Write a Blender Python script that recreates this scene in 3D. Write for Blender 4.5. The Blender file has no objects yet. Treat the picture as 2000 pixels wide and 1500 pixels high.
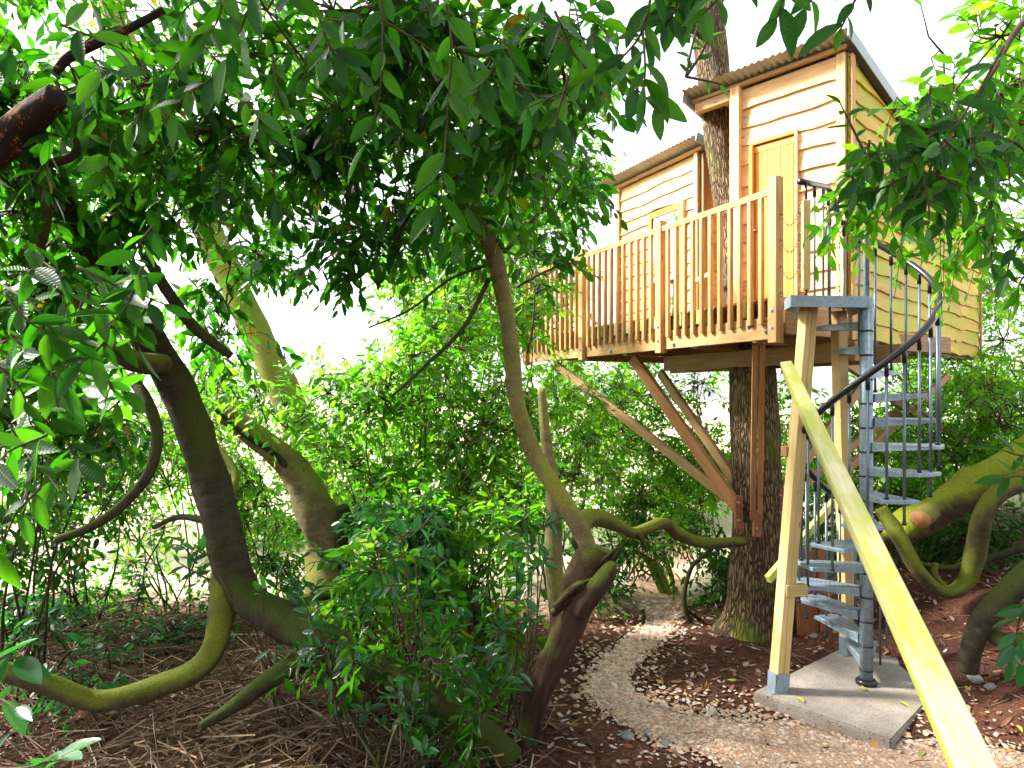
import bpy, bmesh, math, random
import numpy as np
from mathutils import Matrix, Vector

# ------------------------------------------------------------------ camera, sky, sun, exposure
SC = bpy.context.scene
COL = SC.collection
E = 2.47                 # eye height above the stair slab
F = 1300.0               # focal length in pixels of a 2000 px wide picture
HZ = 775.0               # picture row of the horizon
cam_data = bpy.data.cameras.new('camera')
cam_data.sensor_width = 36.0
cam_data.lens = 36.0 * F / 2000.0
cam_data.shift_y = (HZ - 750.0) / 2000.0
cam_data.clip_start = 0.05
cam_data.clip_end = 600.0
cam = bpy.data.objects.new('camera', cam_data)
cam.location = (0, 0, E)
cam.rotation_euler = (math.radians(90), 0, 0)
COL.objects.link(cam)
SC.camera = cam

SUN_DIR = Vector((-0.74, 0.16, 0.60)).normalized()      # towards the sun
world = bpy.data.worlds.new('World')
SC.world = world
world.use_nodes = True
nt = world.node_tree
nt.nodes.clear()
sky = nt.nodes.new('ShaderNodeTexSky')
sky.sky_type = 'NISHITA'
sky.sun_disc = False
sky.sun_elevation = math.asin(SUN_DIR.z)
sky.sun_rotation = math.atan2(SUN_DIR.x, SUN_DIR.y)
sky.air_density = 1.0
sky.dust_density = 1.5
sky.ozone_density = 1.0
hs = nt.nodes.new('ShaderNodeHueSaturation')
hs.inputs['Saturation'].default_value = 0.22
bg = nt.nodes.new('ShaderNodeBackground')
bg.inputs['Strength'].default_value = 0.055
wo = nt.nodes.new('ShaderNodeOutputWorld')
nt.links.new(sky.outputs[0], hs.inputs['Color'])
nt.links.new(hs.outputs[0], bg.inputs['Color'])
nt.links.new(bg.outputs[0], wo.inputs['Surface'])

sun_data = bpy.data.lights.new('sun', 'SUN')
sun_data.energy = 2.2
sun_data.angle = math.radians(10)
sun_data.color = (1.0, 0.95, 0.86)
sun = bpy.data.objects.new('sun', sun_data)
sun.rotation_euler = SUN_DIR.to_track_quat('Z', 'Y').to_euler()
sun.location = (-6, -2, 14)
COL.objects.link(sun)

SC.view_settings.view_transform = 'Standard'
SC.view_settings.look = 'None'
SC.view_settings.exposure = 3.4
SC.view_settings.gamma = 1.0
SC.view_settings.use_curve_mapping = False
SC.render.engine = 'CYCLES'
cy = SC.cycles
cy.max_bounces = 7
cy.diffuse_bounces = 3
cy.glossy_bounces = 2
cy.transmission_bounces = 5
cy.transparent_max_bounces = 6
cy.caustics_reflective = False
cy.caustics_refractive = False
cy.use_denoising = True
try:
    cy.denoiser = 'OPENIMAGEDENOISE'
except Exception:
    pass
cy.use_adaptive_sampling = True
cy.adaptive_threshold = 0.02

rng = np.random.default_rng(11)
random.seed(5)


def P(px, py, Y):
    """a point of the place: picture column and row, and its distance in metres"""
    return Vector(((px - 1000.0) / F * Y, Y, E + (HZ - py) / F * Y))


# ------------------------------------------------------------------ materials
def mat_new(name):
    m = bpy.data.materials.new(name)
    m.use_nodes = True
    n = m.node_tree.nodes
    b = n.get('Principled BSDF')
    return m, m.node_tree, b


def node(nt, kind, **kw):
    n = nt.nodes.new(kind)
    for k, v in kw.items():
        if k in ('operation', 'blend_type', 'data_type', 'noise_dimensions', 'feature', 'attribute_name', 'wave_type', 'interpolation_type'):
            setattr(n, k, v)
        else:
            n.inputs[k].default_value = v
    return n


def ramp(nt, stops):
    r = nt.nodes.new('ShaderNodeValToRGB')
    el = r.color_ramp.elements
    while len(el) < len(stops):
        el.new(0.5)
    for e, (p, c) in zip(el, stops):
        e.position = p
        e.color = (c[0], c[1], c[2], 1) if len(c) == 3 else c
    return r


def mixc(nt, fac, a, b, mode='MIX'):
    m = nt.nodes.new('ShaderNodeMix')
    m.data_type = 'RGBA'
    m.blend_type = mode
    L = nt.links
    for sock, v in ((0, fac), (6, a), (7, b)):
        if hasattr(v, 'links') or hasattr(v, 'is_linked'):
            L.new(v, m.inputs[sock])
        elif sock == 0:
            m.inputs[0].default_value = v
        else:
            m.inputs[sock].default_value = (v[0], v[1], v[2], 1)
    return m.outputs[2]


def math_n(nt, op, a, b=None):
    m = nt.nodes.new('ShaderNodeMath')
    m.operation = op
    for i, v in enumerate((a, b)):
        if v is None:
            continue
        if hasattr(v, 'is_linked'):
            nt.links.new(v, m.inputs[i])
        else:
            m.inputs[i].default_value = v
    return m.outputs[0]


def wood(name, dark, light, algae=0.0, algae_col=(0.42, 0.45, 0.05), rough=0.6, knots=True):
    m, nt, b = mat_new(name)
    L = nt.links
    tc = nt.nodes.new('ShaderNodeTexCoord')
    oi = nt.nodes.new('ShaderNodeObjectInfo')
    ofs = nt.nodes.new('ShaderNodeVectorMath'); ofs.operation = 'ADD'
    sc = nt.nodes.new('ShaderNodeVectorMath'); sc.operation = 'SCALE'
    comb = nt.nodes.new('ShaderNodeCombineXYZ')
    for i in range(3):
        L.new(oi.outputs['Random'], comb.inputs[i])
    L.new(comb.outputs[0], sc.inputs[0]); sc.inputs['Scale'].default_value = 37.0
    L.new(tc.outputs['Object'], ofs.inputs[0]); L.new(sc.outputs[0], ofs.inputs[1])
    mp = nt.nodes.new('ShaderNodeMapping'); mp.inputs['Scale'].default_value = (0.9, 11, 11)
    L.new(ofs.outputs[0], mp.inputs['Vector'])
    n1 = node(nt, 'ShaderNodeTexNoise', Scale=2.2, Detail=5.0, Roughness=0.6, Distortion=0.6)
    L.new(mp.outputs[0], n1.inputs['Vector'])
    mp2 = nt.nodes.new('ShaderNodeMapping'); mp2.inputs['Scale'].default_value = (2.5, 70, 70)
    L.new(ofs.outputs[0], mp2.inputs['Vector'])
    n2 = node(nt, 'ShaderNodeTexNoise', Scale=2.0, Detail=3.0)
    L.new(mp2.outputs[0], n2.inputs['Vector'])
    f = math_n(nt, 'ADD', math_n(nt, 'MULTIPLY', n1.outputs[0], 0.7), math_n(nt, 'MULTIPLY', n2.outputs[0], 0.3))
    r = ramp(nt, [(0.34, dark), (0.62, light)])
    L.new(f, r.inputs[0])
    col = r.outputs[0]
    # every timber has its own tone
    hsv = nt.nodes.new('ShaderNodeHueSaturation')
    v = math_n(nt, 'ADD', math_n(nt, 'MULTIPLY', oi.outputs['Random'], 0.35), 0.8)
    L.new(v, hsv.inputs['Value']); L.new(col, hsv.inputs['Color'])
    col = hsv.outputs[0]
    if knots:
        mk = nt.nodes.new('ShaderNodeMapping'); mk.inputs['Scale'].default_value = (2.6, 8, 8)
        L.new(ofs.outputs[0], mk.inputs['Vector'])
        vo = node(nt, 'ShaderNodeTexVoronoi', Scale=1.0)
        L.new(mk.outputs[0], vo.inputs['Vector'])
        kr = ramp(nt, [(0.06, (1, 1, 1)), (0.13, (0, 0, 0))])
        L.new(vo.outputs['Distance'], kr.inputs[0])
        col = mixc(nt, math_n(nt, 'MULTIPLY', kr.outputs[0], 0.75), col, (dark[0] * 0.35, dark[1] * 0.3, dark[2] * 0.3))
    if algae > 0:
        na = node(nt, 'ShaderNodeTexNoise', Scale=1.5, Detail=4.0, Roughness=0.65)
        ma = nt.nodes.new('ShaderNodeMapping'); ma.inputs['Scale'].default_value = (0.8, 2.2, 2.2)
        L.new(ofs.outputs[0], ma.inputs['Vector']); L.new(ma.outputs[0], na.inputs['Vector'])
        ar = ramp(nt, [(0.62 - 0.3 * algae, (0, 0, 0)), (0.78 - 0.3 * algae, (1, 1, 1))])
        L.new(na.outputs[0], ar.inputs[0])
        col = mixc(nt, math_n(nt, 'MULTIPLY', ar.outputs[0], 0.85), col, algae_col)
    L.new(col, b.inputs['Base Color'])
    b.inputs['Roughness'].default_value = rough
    b.inputs['Specular IOR Level'].default_value = 0.25
    bp = node(nt, 'ShaderNodeBump', Strength=0.35, Distance=0.004)
    L.new(f, bp.inputs['Height']); L.new(bp.outputs[0], b.inputs['Normal'])
    return m


def bark(name, c1, c2, moss=0.0, moss_col=(0.11, 0.14, 0.012), scale=9.0, stretch=0.25, bump=0.8, furrow=False, dist=0.02, wr=2.2, lo=0.3, hi=0.72):
    m, nt, b = mat_new(name)
    L = nt.links
    at = nt.nodes.new('ShaderNodeAttribute'); at.attribute_name = 'tube'   # (around, along) in metres
    tc = nt.nodes.new('ShaderNodeTexCoord')
    mp = nt.nodes.new('ShaderNodeMapping'); mp.inputs['Scale'].default_value = (1, stretch, 1)
    L.new(at.outputs['Vector'], mp.inputs['Vector'])
    n1 = node(nt, 'ShaderNodeTexNoise', Scale=scale * 2.2, Detail=6.0, Roughness=0.65)
    L.new(mp.outputs[0], n1.inputs['Vector'])
    h = n1.outputs[0]
    if furrow:
        nd = node(nt, 'ShaderNodeTexNoise', Scale=scale * 0.9, Detail=3.0)
        L.new(mp.outputs[0], nd.inputs['Vector'])
        add = nt.nodes.new('ShaderNodeVectorMath'); add.operation = 'ADD'
        scl = nt.nodes.new('ShaderNodeVectorMath'); scl.operation = 'SCALE'; scl.inputs['Scale'].default_value = 0.09
        L.new(nd.outputs['Color'], scl.inputs[0]); L.new(mp.outputs[0], add.inputs[0]); L.new(scl.outputs[0], add.inputs[1])
        vo = node(nt, 'ShaderNodeTexVoronoi', Scale=scale * 3.0)
        vo.feature = 'DISTANCE_TO_EDGE'
        L.new(add.outputs[0], vo.inputs['Vector'])
        vr = ramp(nt, [(0.0, (0, 0, 0)), (0.28, (1, 1, 1))])
        L.new(vo.outputs['Distance'], vr.inputs[0])
        h = math_n(nt, 'ADD', math_n(nt, 'MULTIPLY', vr.outputs[0], 0.7), math_n(nt, 'MULTIPLY', n1.outputs[0], 0.3))
    r = ramp(nt, [(lo, c1), (hi, c2)])
    L.new(h, r.inputs[0])
    col = r.outputs[0]
    if not furrow:
        nw = node(nt, 'ShaderNodeTexNoise', Scale=scale * 0.8, Detail=4.0, Roughness=0.6, Distortion=0.5)
        mw_ = nt.nodes.new('ShaderNodeMapping'); mw_.inputs['Scale'].default_value = (1, wr, 1)
        L.new(at.outputs['Vector'], mw_.inputs['Vector']); L.new(mw_.outputs[0], nw.inputs['Vector'])
        h = math_n(nt, 'ADD', math_n(nt, 'MULTIPLY', nw.outputs[0], 0.75), math_n(nt, 'MULTIPLY', n1.outputs[0], 0.25))
        L.new(h, r.inputs[0])
        ns = node(nt, 'ShaderNodeTexNoise', Scale=28.0, Detail=3.0, Roughness=0.7)
        L.new(tc.outputs['Object'], ns.inputs['Vector'])
        sr = ramp(nt, [(0.6, (0, 0, 0)), (0.68, (1, 1, 1))])
        L.new(ns.outputs[0], sr.inputs[0])
        col = mixc(nt, math_n(nt, 'MULTIPLY', sr.outputs[0], 0.45), col, tuple(min(1, v * 1.9) for v in c2))
    n3 = node(nt, 'ShaderNodeTexNoise', Scale=2.3, Detail=4.0)
    L.new(tc.outputs['Object'], n3.inputs['Vector'])
    if moss > 0:
        ge = nt.nodes.new('ShaderNodeNewGeometry')
        sx = nt.nodes.new('ShaderNodeSeparateXYZ'); L.new(ge.outputs['Normal'], sx.inputs[0])
        up = math_n(nt, 'ADD', math_n(nt, 'MULTIPLY', sx.outputs[2], 0.35), math_n(nt, 'SUBTRACT', n3.outputs[0], 0.62 - 0.35 * moss))
        mr = ramp(nt, [(0.0, (0, 0, 0)), (0.22, (1, 1, 1))])
        L.new(up, mr.inputs[0])
        n4 = node(nt, 'ShaderNodeTexNoise', Scale=120.0, Detail=4.0, Roughness=0.7)
        L.new(tc.outputs['Object'], n4.inputs['Vector'])
        mc = ramp(nt, [(0.3, tuple(v * 0.45 for v in moss_col)), (0.7, tuple(min(1, v * 1.5) for v in moss_col))])
        L.new(n4.outputs[0], mc.inputs[0])
        col = mixc(nt, math_n(nt, 'MULTIPLY', mr.outputs[0], 0.9), col, mc.outputs[0])
    L.new(col, b.inputs['Base Color'])
    b.inputs['Roughness'].default_value = 0.85
    b.inputs['Specular IOR Level'].default_value = 0.2
    bp = node(nt, 'ShaderNodeBump', Strength=bump, Distance=dist)
    L.new(h, bp.inputs['Height']); L.new(bp.outputs[0], b.inputs['Normal'])
    return m


def leafmat(name, stops, trans, tfac=0.5, rough=0.4, spec=0.32, veins=True):
    m, nt, b = mat_new(name)
    L = nt.links
    a = nt.nodes.new('ShaderNodeAttribute'); a.attribute_name = 'rnd'
    oi = nt.nodes.new('ShaderNodeObjectInfo')
    f = math_n(nt, 'FRACT', math_n(nt, 'ADD', a.outputs['Fac'], oi.outputs['Random']))
    r = ramp(nt, stops)
    L.new(f, r.inputs[0])
    col = r.outputs[0]
    r2 = ramp(nt, trans)
    L.new(f, r2.inputs[0])
    tcol = r2.outputs[0]
    av = nt.nodes.new('ShaderNodeAttribute'); av.attribute_name = 'blade'   # (across, along, 0)
    if veins:
        sx = nt.nodes.new('ShaderNodeSeparateXYZ'); L.new(av.outputs['Vector'], sx.inputs[0])
        ab = math_n(nt, 'ABSOLUTE', sx.outputs[0])
        rb = ramp(nt, [(0.02, (1, 1, 1)), (0.09, (0, 0, 0))])
        L.new(ab, rb.inputs[0])
        w = math_n(nt, 'SINE', math_n(nt, 'ADD', math_n(nt, 'MULTIPLY', sx.outputs[1], 70.0), math_n(nt, 'MULTIPLY', ab, -9.0)))
        w = math_n(nt, 'POWER', math_n(nt, 'ADD', math_n(nt, 'MULTIPLY', w, 0.5), 0.5), 6.0)
        vf = math_n(nt, 'ADD', math_n(nt, 'MULTIPLY', rb.outputs[0], 0.4), math_n(nt, 'MULTIPLY', w, 0.07))
        col = mixc(nt, vf, col, (0.06, 0.16, 0.015))
        bp = node(nt, 'ShaderNodeBump', Strength=0.4, Distance=0.002)
        L.new(math_n(nt, 'ADD', rb.outputs[0], w), bp.inputs['Height']); L.new(bp.outputs[0], b.inputs['Normal'])
    L.new(col, b.inputs['Base Color'])
    b.inputs['Roughness'].default_value = rough
    b.inputs['Specular IOR Level'].default_value = spec
    tb = nt.nodes.new('ShaderNodeBsdfTranslucent')
    L.new(tcol, tb.inputs['Color'])
    mx = nt.nodes.new('ShaderNodeMixShader'); mx.inputs[0].default_value = tfac
    L.new(b.outputs[0], mx.inputs[1]); L.new(tb.outputs[0], mx.inputs[2])
    L.new(mx.outputs[0], nt.nodes['Material Output'].inputs['Surface'])
    return m


def plain(name, col, rough=0.6, metal=0.0, var=0.0, scale=12.0, bump=0.0, spec=0.5):
    m, nt, b = mat_new(name)
    L = nt.links
    tc = nt.nodes.new('ShaderNodeTexCoord')
    n1 = node(nt, 'ShaderNodeTexNoise', Scale=scale, Detail=5.0, Roughness=0.6)
    L.new(tc.outputs['Object'], n1.inputs['Vector'])
    r = ramp(nt, [(0.3, tuple(c * (1 - var) for c in col)), (0.7, tuple(min(1, c * (1 + var)) for c in col))])
    L.new(n1.outputs[0], r.inputs[0])
    L.new(r.outputs[0], b.inputs['Base Color'])
    b.inputs['Roughness'].default_value = rough
    b.inputs['Metallic'].default_value = metal
    b.inputs['Specular IOR Level'].default_value = spec
    if bump > 0:
        bp = node(nt, 'ShaderNodeBump', Strength=bump, Distance=0.01)
        L.new(n1.outputs[0], bp.inputs['Height']); L.new(bp.outputs[0], b.inputs['Normal'])
    return m


def rndmat(name, stops, rough=0.8, spec=0.2):
    """colour picked piece by piece from the attribute rnd"""
    m, nt, b = mat_new(name)
    a = nt.nodes.new('ShaderNodeAttribute'); a.attribute_name = 'rnd'
    oi = nt.nodes.new('ShaderNodeObjectInfo')
    f = math_n(nt, 'FRACT', math_n(nt, 'ADD', a.outputs['Fac'], oi.outputs['Random']))
    r = ramp(nt, stops)
    r.color_ramp.interpolation = 'LINEAR'
    nt.links.new(f, r.inputs[0])
    nt.links.new(r.outputs[0], b.inputs['Base Color'])
    b.inputs['Roughness'].default_value = rough
    b.inputs['Specular IOR Level'].default_value = spec
    return m


M = {}
M['larch'] = wood('larch_timber', (0.34, 0.165, 0.055), (0.58, 0.34, 0.14))
M['larch_clad'] = wood('larch_cladding', (0.55, 0.29, 0.11), (0.80, 0.50, 0.24))
M['larch_green'] = wood('larch_cladding_with_algae', (0.50, 0.31, 0.035), (0.70, 0.49, 0.07), algae=0.6, algae_col=(0.42, 0.44, 0.02))
M['beam_green'] = wood('pale_beam_with_algae', (0.54, 0.45, 0.25), (0.74, 0.66, 0.44), algae=0.8, algae_col=(0.48, 0.52, 0.06))
M['post'] = wood('treated_post', (0.42, 0.28, 0.10), (0.60, 0.43, 0.20), algae=0.15)
M['dark_timber'] = wood('dark_joist_timber', (0.22, 0.12, 0.055), (0.40, 0.24, 0.12))  # darker brown timber for joists, bearers and wall backing
M['brace'] = wood('brace_timber', (0.30, 0.16, 0.07), (0.50, 0.31, 0.15))
M['brown_timber'] = wood('brown_timber', (0.26, 0.115, 0.045), (0.40, 0.20, 0.085))
M['door'] = wood('door_timber', (0.60, 0.27, 0.04), (0.72, 0.36, 0.07), knots=False, rough=0.45)
M['frame'] = wood('orange_frame_timber', (0.50, 0.20, 0.03), (0.62, 0.28, 0.05), knots=False, rough=0.4)
M['red_board'] = wood('red_brown_board', (0.22, 0.075, 0.03), (0.34, 0.13, 0.05))
M['galv'] = plain('galvanised_steel', (0.24, 0.31, 0.37), rough=0.45, metal=0.35, var=0.22, scale=26)
M['rail_bar'] = plain('grey_baluster_steel', (0.13, 0.17, 0.21), rough=0.35, metal=0.5, var=0.1)
M['black'] = plain('black_plastic', (0.012, 0.011, 0.018), rough=0.28)
M['bracket'] = plain('rusty_bracket', (0.22, 0.075, 0.03), rough=0.6, var=0.3)
M['roof'] = plain('corrugated_roof_metal', (0.36, 0.37, 0.37), rough=0.6, metal=0.0, var=0.12, scale=5)
M['flash'] = plain('grey_flashing', (0.30, 0.36, 0.38), rough=0.5, metal=0.2, var=0.08)
M['hole'] = plain('tread_hole', (0.02, 0.022, 0.025), rough=0.9)
M['stone'] = plain('grey_stone', (0.23, 0.22, 0.21), rough=0.85, var=0.35, scale=14, bump=0.4)


def concrete():
    m, nt, b = mat_new('concrete')
    L = nt.links
    tc = nt.nodes.new('ShaderNodeTexCoord')
    a = node(nt, 'ShaderNodeTexNoise', Scale=2.2, Detail=7.0, Roughness=0.65)
    L.new(tc.outputs['Object'], a.inputs['Vector'])
    r = ramp(nt, [(0.3, (0.23, 0.19, 0.16)), (0.55, (0.36, 0.31, 0.27)), (0.75, (0.44, 0.40, 0.35))])
    L.new(a.outputs[0], r.inputs[0])
    d = node(nt, 'ShaderNodeTexNoise', Scale=55.0, Detail=2.0)
    L.new(tc.outputs['Object'], d.inputs['Vector'])
    dr = ramp(nt, [(0.61, (0, 0, 0)), (0.66, (1, 1, 1))])
    L.new(d.outputs[0], dr.inputs[0])
    col = mixc(nt, math_n(nt, 'MULTIPLY', dr.outputs[0], 0.75), r.outputs[0], (0.05, 0.035, 0.03))
    g = node(nt, 'ShaderNodeTexNoise', Scale=1.3, Detail=3.0)
    L.new(tc.outputs['Object'], g.inputs['Vector'])
    gr = ramp(nt, [(0.52, (0, 0, 0)), (0.68, (1, 1, 1))])
    L.new(g.outputs[0], gr.inputs[0])
    col = mixc(nt, math_n(nt, 'MULTIPLY', gr.outputs[0], 0.6), col, (0.15, 0.12, 0.06))
    L.new(col, b.inputs['Base Color'])
    b.inputs['Roughness'].default_value = 0.9
    bp = node(nt, 'ShaderNodeBump', Strength=0.3, Distance=0.006)
    L.new(d.outputs[0], bp.inputs['Height']); L.new(bp.outputs[0], b.inputs['Normal'])
    return m


M['concrete'] = concrete()


def soil():
    m, nt, b = mat_new('woodland_soil')
    L = nt.links
    tc = nt.nodes.new('ShaderNodeTexCoord')
    a = node(nt, 'ShaderNodeTexNoise', Scale=1.1, Detail=9.0, Roughness=0.7)
    L.new(tc.outputs['Object'], a.inputs['Vector'])
    r = ramp(nt, [(0.3, (0.025, 0.014, 0.011)), (0.5, (0.10, 0.042, 0.027)), (0.7, (0.18, 0.08, 0.05))])
    L.new(a.outputs[0], r.inputs[0])
    c = node(nt, 'ShaderNodeTexNoise', Scale=38.0, Detail=4.0, Roughness=0.7)
    L.new(tc.outputs['Object'], c.inputs['Vector'])
    cr = ramp(nt, [(0.35, (0.45, 0.45, 0.45)), (0.65, (1.5, 1.5, 1.5))])
    L.new(c.outputs[0], cr.inputs[0])
    col = mixc(nt, 1.0, r.outputs[0], cr.outputs[0], 'MULTIPLY')
    # sunlight on the clearing beyond the laurels, put into the colour as pale straw
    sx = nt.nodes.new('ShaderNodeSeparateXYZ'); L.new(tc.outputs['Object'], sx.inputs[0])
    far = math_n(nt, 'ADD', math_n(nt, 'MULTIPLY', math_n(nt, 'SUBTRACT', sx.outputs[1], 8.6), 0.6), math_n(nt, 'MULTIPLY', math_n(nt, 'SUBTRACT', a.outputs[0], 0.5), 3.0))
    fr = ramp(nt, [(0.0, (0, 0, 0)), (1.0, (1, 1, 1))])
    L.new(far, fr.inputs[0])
    sunlit_col = ramp(nt, [(0.35, (0.40, 0.36, 0.20)), (0.65, (0.62, 0.56, 0.44))])
    L.new(c.outputs[0], sunlit_col.inputs[0])
    col = mixc(nt, fr.outputs[0], col, sunlit_col.outputs[0])
    L.new(col, b.inputs['Base Color'])
    b.inputs['Roughness'].default_value = 0.95
    b.inputs['Specular IOR Level'].default_value = 0.1
    bp = node(nt, 'ShaderNodeBump', Strength=0.9, Distance=0.03)
    L.new(c.outputs[0], bp.inputs['Height']); L.new(bp.outputs[0], b.inputs['Normal'])
    return m


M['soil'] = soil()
M['path'] = plain('gravel_bed', (0.40, 0.26, 0.18), rough=0.95, var=0.5, scale=60, bump=0.8, spec=0.1)
M['pebble'] = rndmat('gravel_pebbles', [(0.0, (0.52, 0.33, 0.23)), (0.25, (0.66, 0.50, 0.40)), (0.45, (0.42, 0.21, 0.09)), (0.6, (0.72, 0.62, 0.56)), (0.75, (0.50, 0.30, 0.16)), (0.9, (0.28, 0.22, 0.20)), (1.0, (0.6, 0.52, 0.45))], rough=0.7, spec=0.3)
M['litter'] = rndmat('fallen_leaf_litter', [(0.0, (0.05, 0.024, 0.018)), (0.3, (0.13, 0.05, 0.026)), (0.5, (0.24, 0.11, 0.06)), (0.68, (0.34, 0.19, 0.12)), (0.80, (0.50, 0.42, 0.42)), (0.86, (0.26, 0.09, 0.025)), (0.95, (0.10, 0.05, 0.03)), (1.0, (0.05, 0.024, 0.018))], rough=0.6, spec=0.35)
M['twig'] = rndmat('dry_twigs', [(0.0, (0.05, 0.03, 0.022)), (0.35, (0.15, 0.095, 0.06)), (0.65, (0.32, 0.24, 0.15)), (0.8, (0.22, 0.13, 0.07)), (1.0, (0.07, 0.045, 0.03))], rough=0.85)
M['stem'] = rndmat('leafy_stems', [(0.0, (0.05, 0.03, 0.018)), (0.5, (0.085, 0.05, 0.03)), (1.0, (0.05, 0.055, 0.02))], rough=0.7)
M['fallen'] = rndmat('fresh_fallen_leaf', [(0.0, (0.30, 0.36, 0.06)), (0.35, (0.42, 0.36, 0.05)), (0.6, (0.38, 0.12, 0.03)), (0.8, (0.16, 0.30, 0.05)), (1.0, (0.44, 0.40, 0.12))], rough=0.4, spec=0.4)

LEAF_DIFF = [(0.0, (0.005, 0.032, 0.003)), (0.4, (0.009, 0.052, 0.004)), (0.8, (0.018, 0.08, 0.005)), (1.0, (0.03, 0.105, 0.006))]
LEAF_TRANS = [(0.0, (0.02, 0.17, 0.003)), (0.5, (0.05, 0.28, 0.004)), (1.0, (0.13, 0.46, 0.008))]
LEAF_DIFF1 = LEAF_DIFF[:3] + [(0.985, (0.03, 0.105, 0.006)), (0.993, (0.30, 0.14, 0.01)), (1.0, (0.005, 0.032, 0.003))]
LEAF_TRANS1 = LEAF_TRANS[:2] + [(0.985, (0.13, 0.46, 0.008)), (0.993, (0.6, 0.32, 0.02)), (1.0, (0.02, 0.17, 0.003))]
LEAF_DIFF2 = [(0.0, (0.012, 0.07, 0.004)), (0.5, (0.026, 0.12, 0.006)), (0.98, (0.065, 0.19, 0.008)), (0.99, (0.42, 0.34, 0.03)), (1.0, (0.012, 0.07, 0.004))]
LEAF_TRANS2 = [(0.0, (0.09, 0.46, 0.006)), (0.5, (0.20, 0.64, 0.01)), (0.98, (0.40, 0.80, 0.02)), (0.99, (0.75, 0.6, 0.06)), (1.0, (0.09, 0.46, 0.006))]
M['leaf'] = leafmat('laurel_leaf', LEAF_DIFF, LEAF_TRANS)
M['leaf_light'] = leafmat('backlit_laurel_leaf', LEAF_DIFF2, LEAF_TRANS2, veins=False)  # brighter copy of the laurel leaf: the glow of backlighting is in its colour
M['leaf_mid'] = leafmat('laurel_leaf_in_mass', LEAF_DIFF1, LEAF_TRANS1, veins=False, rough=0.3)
M['leaf_blue'] = leafmat('glossy_sapling_leaf', [(0.0, (0.008, 0.055, 0.014)), (0.6, (0.016, 0.09, 0.02)), (1.0, (0.03, 0.13, 0.026))], [(0.0, (0.03, 0.24, 0.03)), (1.0, (0.08, 0.38, 0.04))], tfac=0.35, rough=0.25, spec=0.55, veins=False)

M['bark_tree'] = bark('furrowed_bark', (0.05, 0.032, 0.018), (0.24, 0.155, 0.085), moss=0.16, scale=13, stretch=0.16, bump=1.0, furrow=True, dist=0.035)
M['bark_moss'] = bark('mossy_smooth_bark', (0.03, 0.024, 0.011), (0.10, 0.08, 0.036), moss=0.6, moss_col=(0.12, 0.14, 0.010), bump=0.5, dist=0.03)
M['bark_dark'] = bark('dark_laurel_bark', (0.012, 0.010, 0.006), (0.055, 0.046, 0.024), moss=0.35, moss_col=(0.042, 0.055, 0.006), bump=0.6, dist=0.03)
M['bark_pale'] = bark('pale_smooth_bark', (0.08, 0.062, 0.028), (0.205, 0.165, 0.08), moss=0.45, moss_col=(0.20, 0.20, 0.03), bump=0.4, dist=0.03)
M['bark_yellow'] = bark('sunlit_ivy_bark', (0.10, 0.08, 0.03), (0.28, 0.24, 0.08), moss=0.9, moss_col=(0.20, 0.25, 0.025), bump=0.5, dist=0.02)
M['moss_log'] = bark('thick_moss_log', (0.03, 0.02, 0.012), (0.10, 0.065, 0.036), moss=0.75, moss_col=(0.22, 0.26, 0.015), bump=1.0, dist=0.03)
M['rot'] = bark('split_rotten_wood', (0.009, 0.006, 0.004), (0.085, 0.046, 0.026), wr=0.12, moss=0.1, scale=14, stretch=0.06, bump=1.0, dist=0.05)
M['cut'] = plain('cut_wood_face', (0.42, 0.20, 0.075), rough=0.75, var=0.35, scale=9)
M['peel'] = bark('peeled_orange_bark', (0.02, 0.012, 0.01), (0.36, 0.13, 0.04), scale=3.2, stretch=0.5, bump=0.6, wr=0.7, lo=0.55, hi=0.6)


def glass():
    m, nt, b = mat_new('door_glass')
    g = nt.nodes.new('ShaderNodeBsdfGlossy'); g.inputs['Roughness'].default_value = 0.02; g.inputs['Color'].default_value = (0.85, 0.92, 0.95, 1)
    t = nt.nodes.new('ShaderNodeBsdfTransparent'); t.inputs['Color'].default_value = (0.75, 0.82, 0.82, 1)
    mx = nt.nodes.new('ShaderNodeMixShader'); mx.inputs[0].default_value = 0.55
    nt.links.new(t.outputs[0], mx.inputs[1]); nt.links.new(g.outputs[0], mx.inputs[2])
    nt.links.new(mx.outputs[0], nt.nodes['Material Output'].inputs['Surface'])
    return m


M['glass'] = glass()

# ------------------------------------------------------------------ object helpers
WM = {}     # world matrices of everything linked, so that parts can be parented without moving


def link(o, parent=None, mw=None):
    COL.objects.link(o)
    mw = mw if mw is not None else Matrix.Identity(4)
    if parent is not None:
        o.parent = parent
        o.matrix_parent_inverse = WM[parent.name].inverted()
    o.matrix_basis = mw
    WM[o.name] = mw.copy()
    return o


def thing(name, label, cat, loc=(0, 0, 0), group=None):
    o = bpy.data.objects.new(name, None)
    o.empty_display_size = 0.1
    link(o, None, Matrix.Translation(Vector(loc)))
    o['label'] = label
    o['category'] = cat
    if group:
        o['group'] = group
    return o


def tag(o, label, cat=None, group=None, kind=None):
    o['label'] = label
    if cat:
        o['category'] = cat
    if group:
        o['group'] = group
    if kind:
        o['kind'] = kind
    return o


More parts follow.
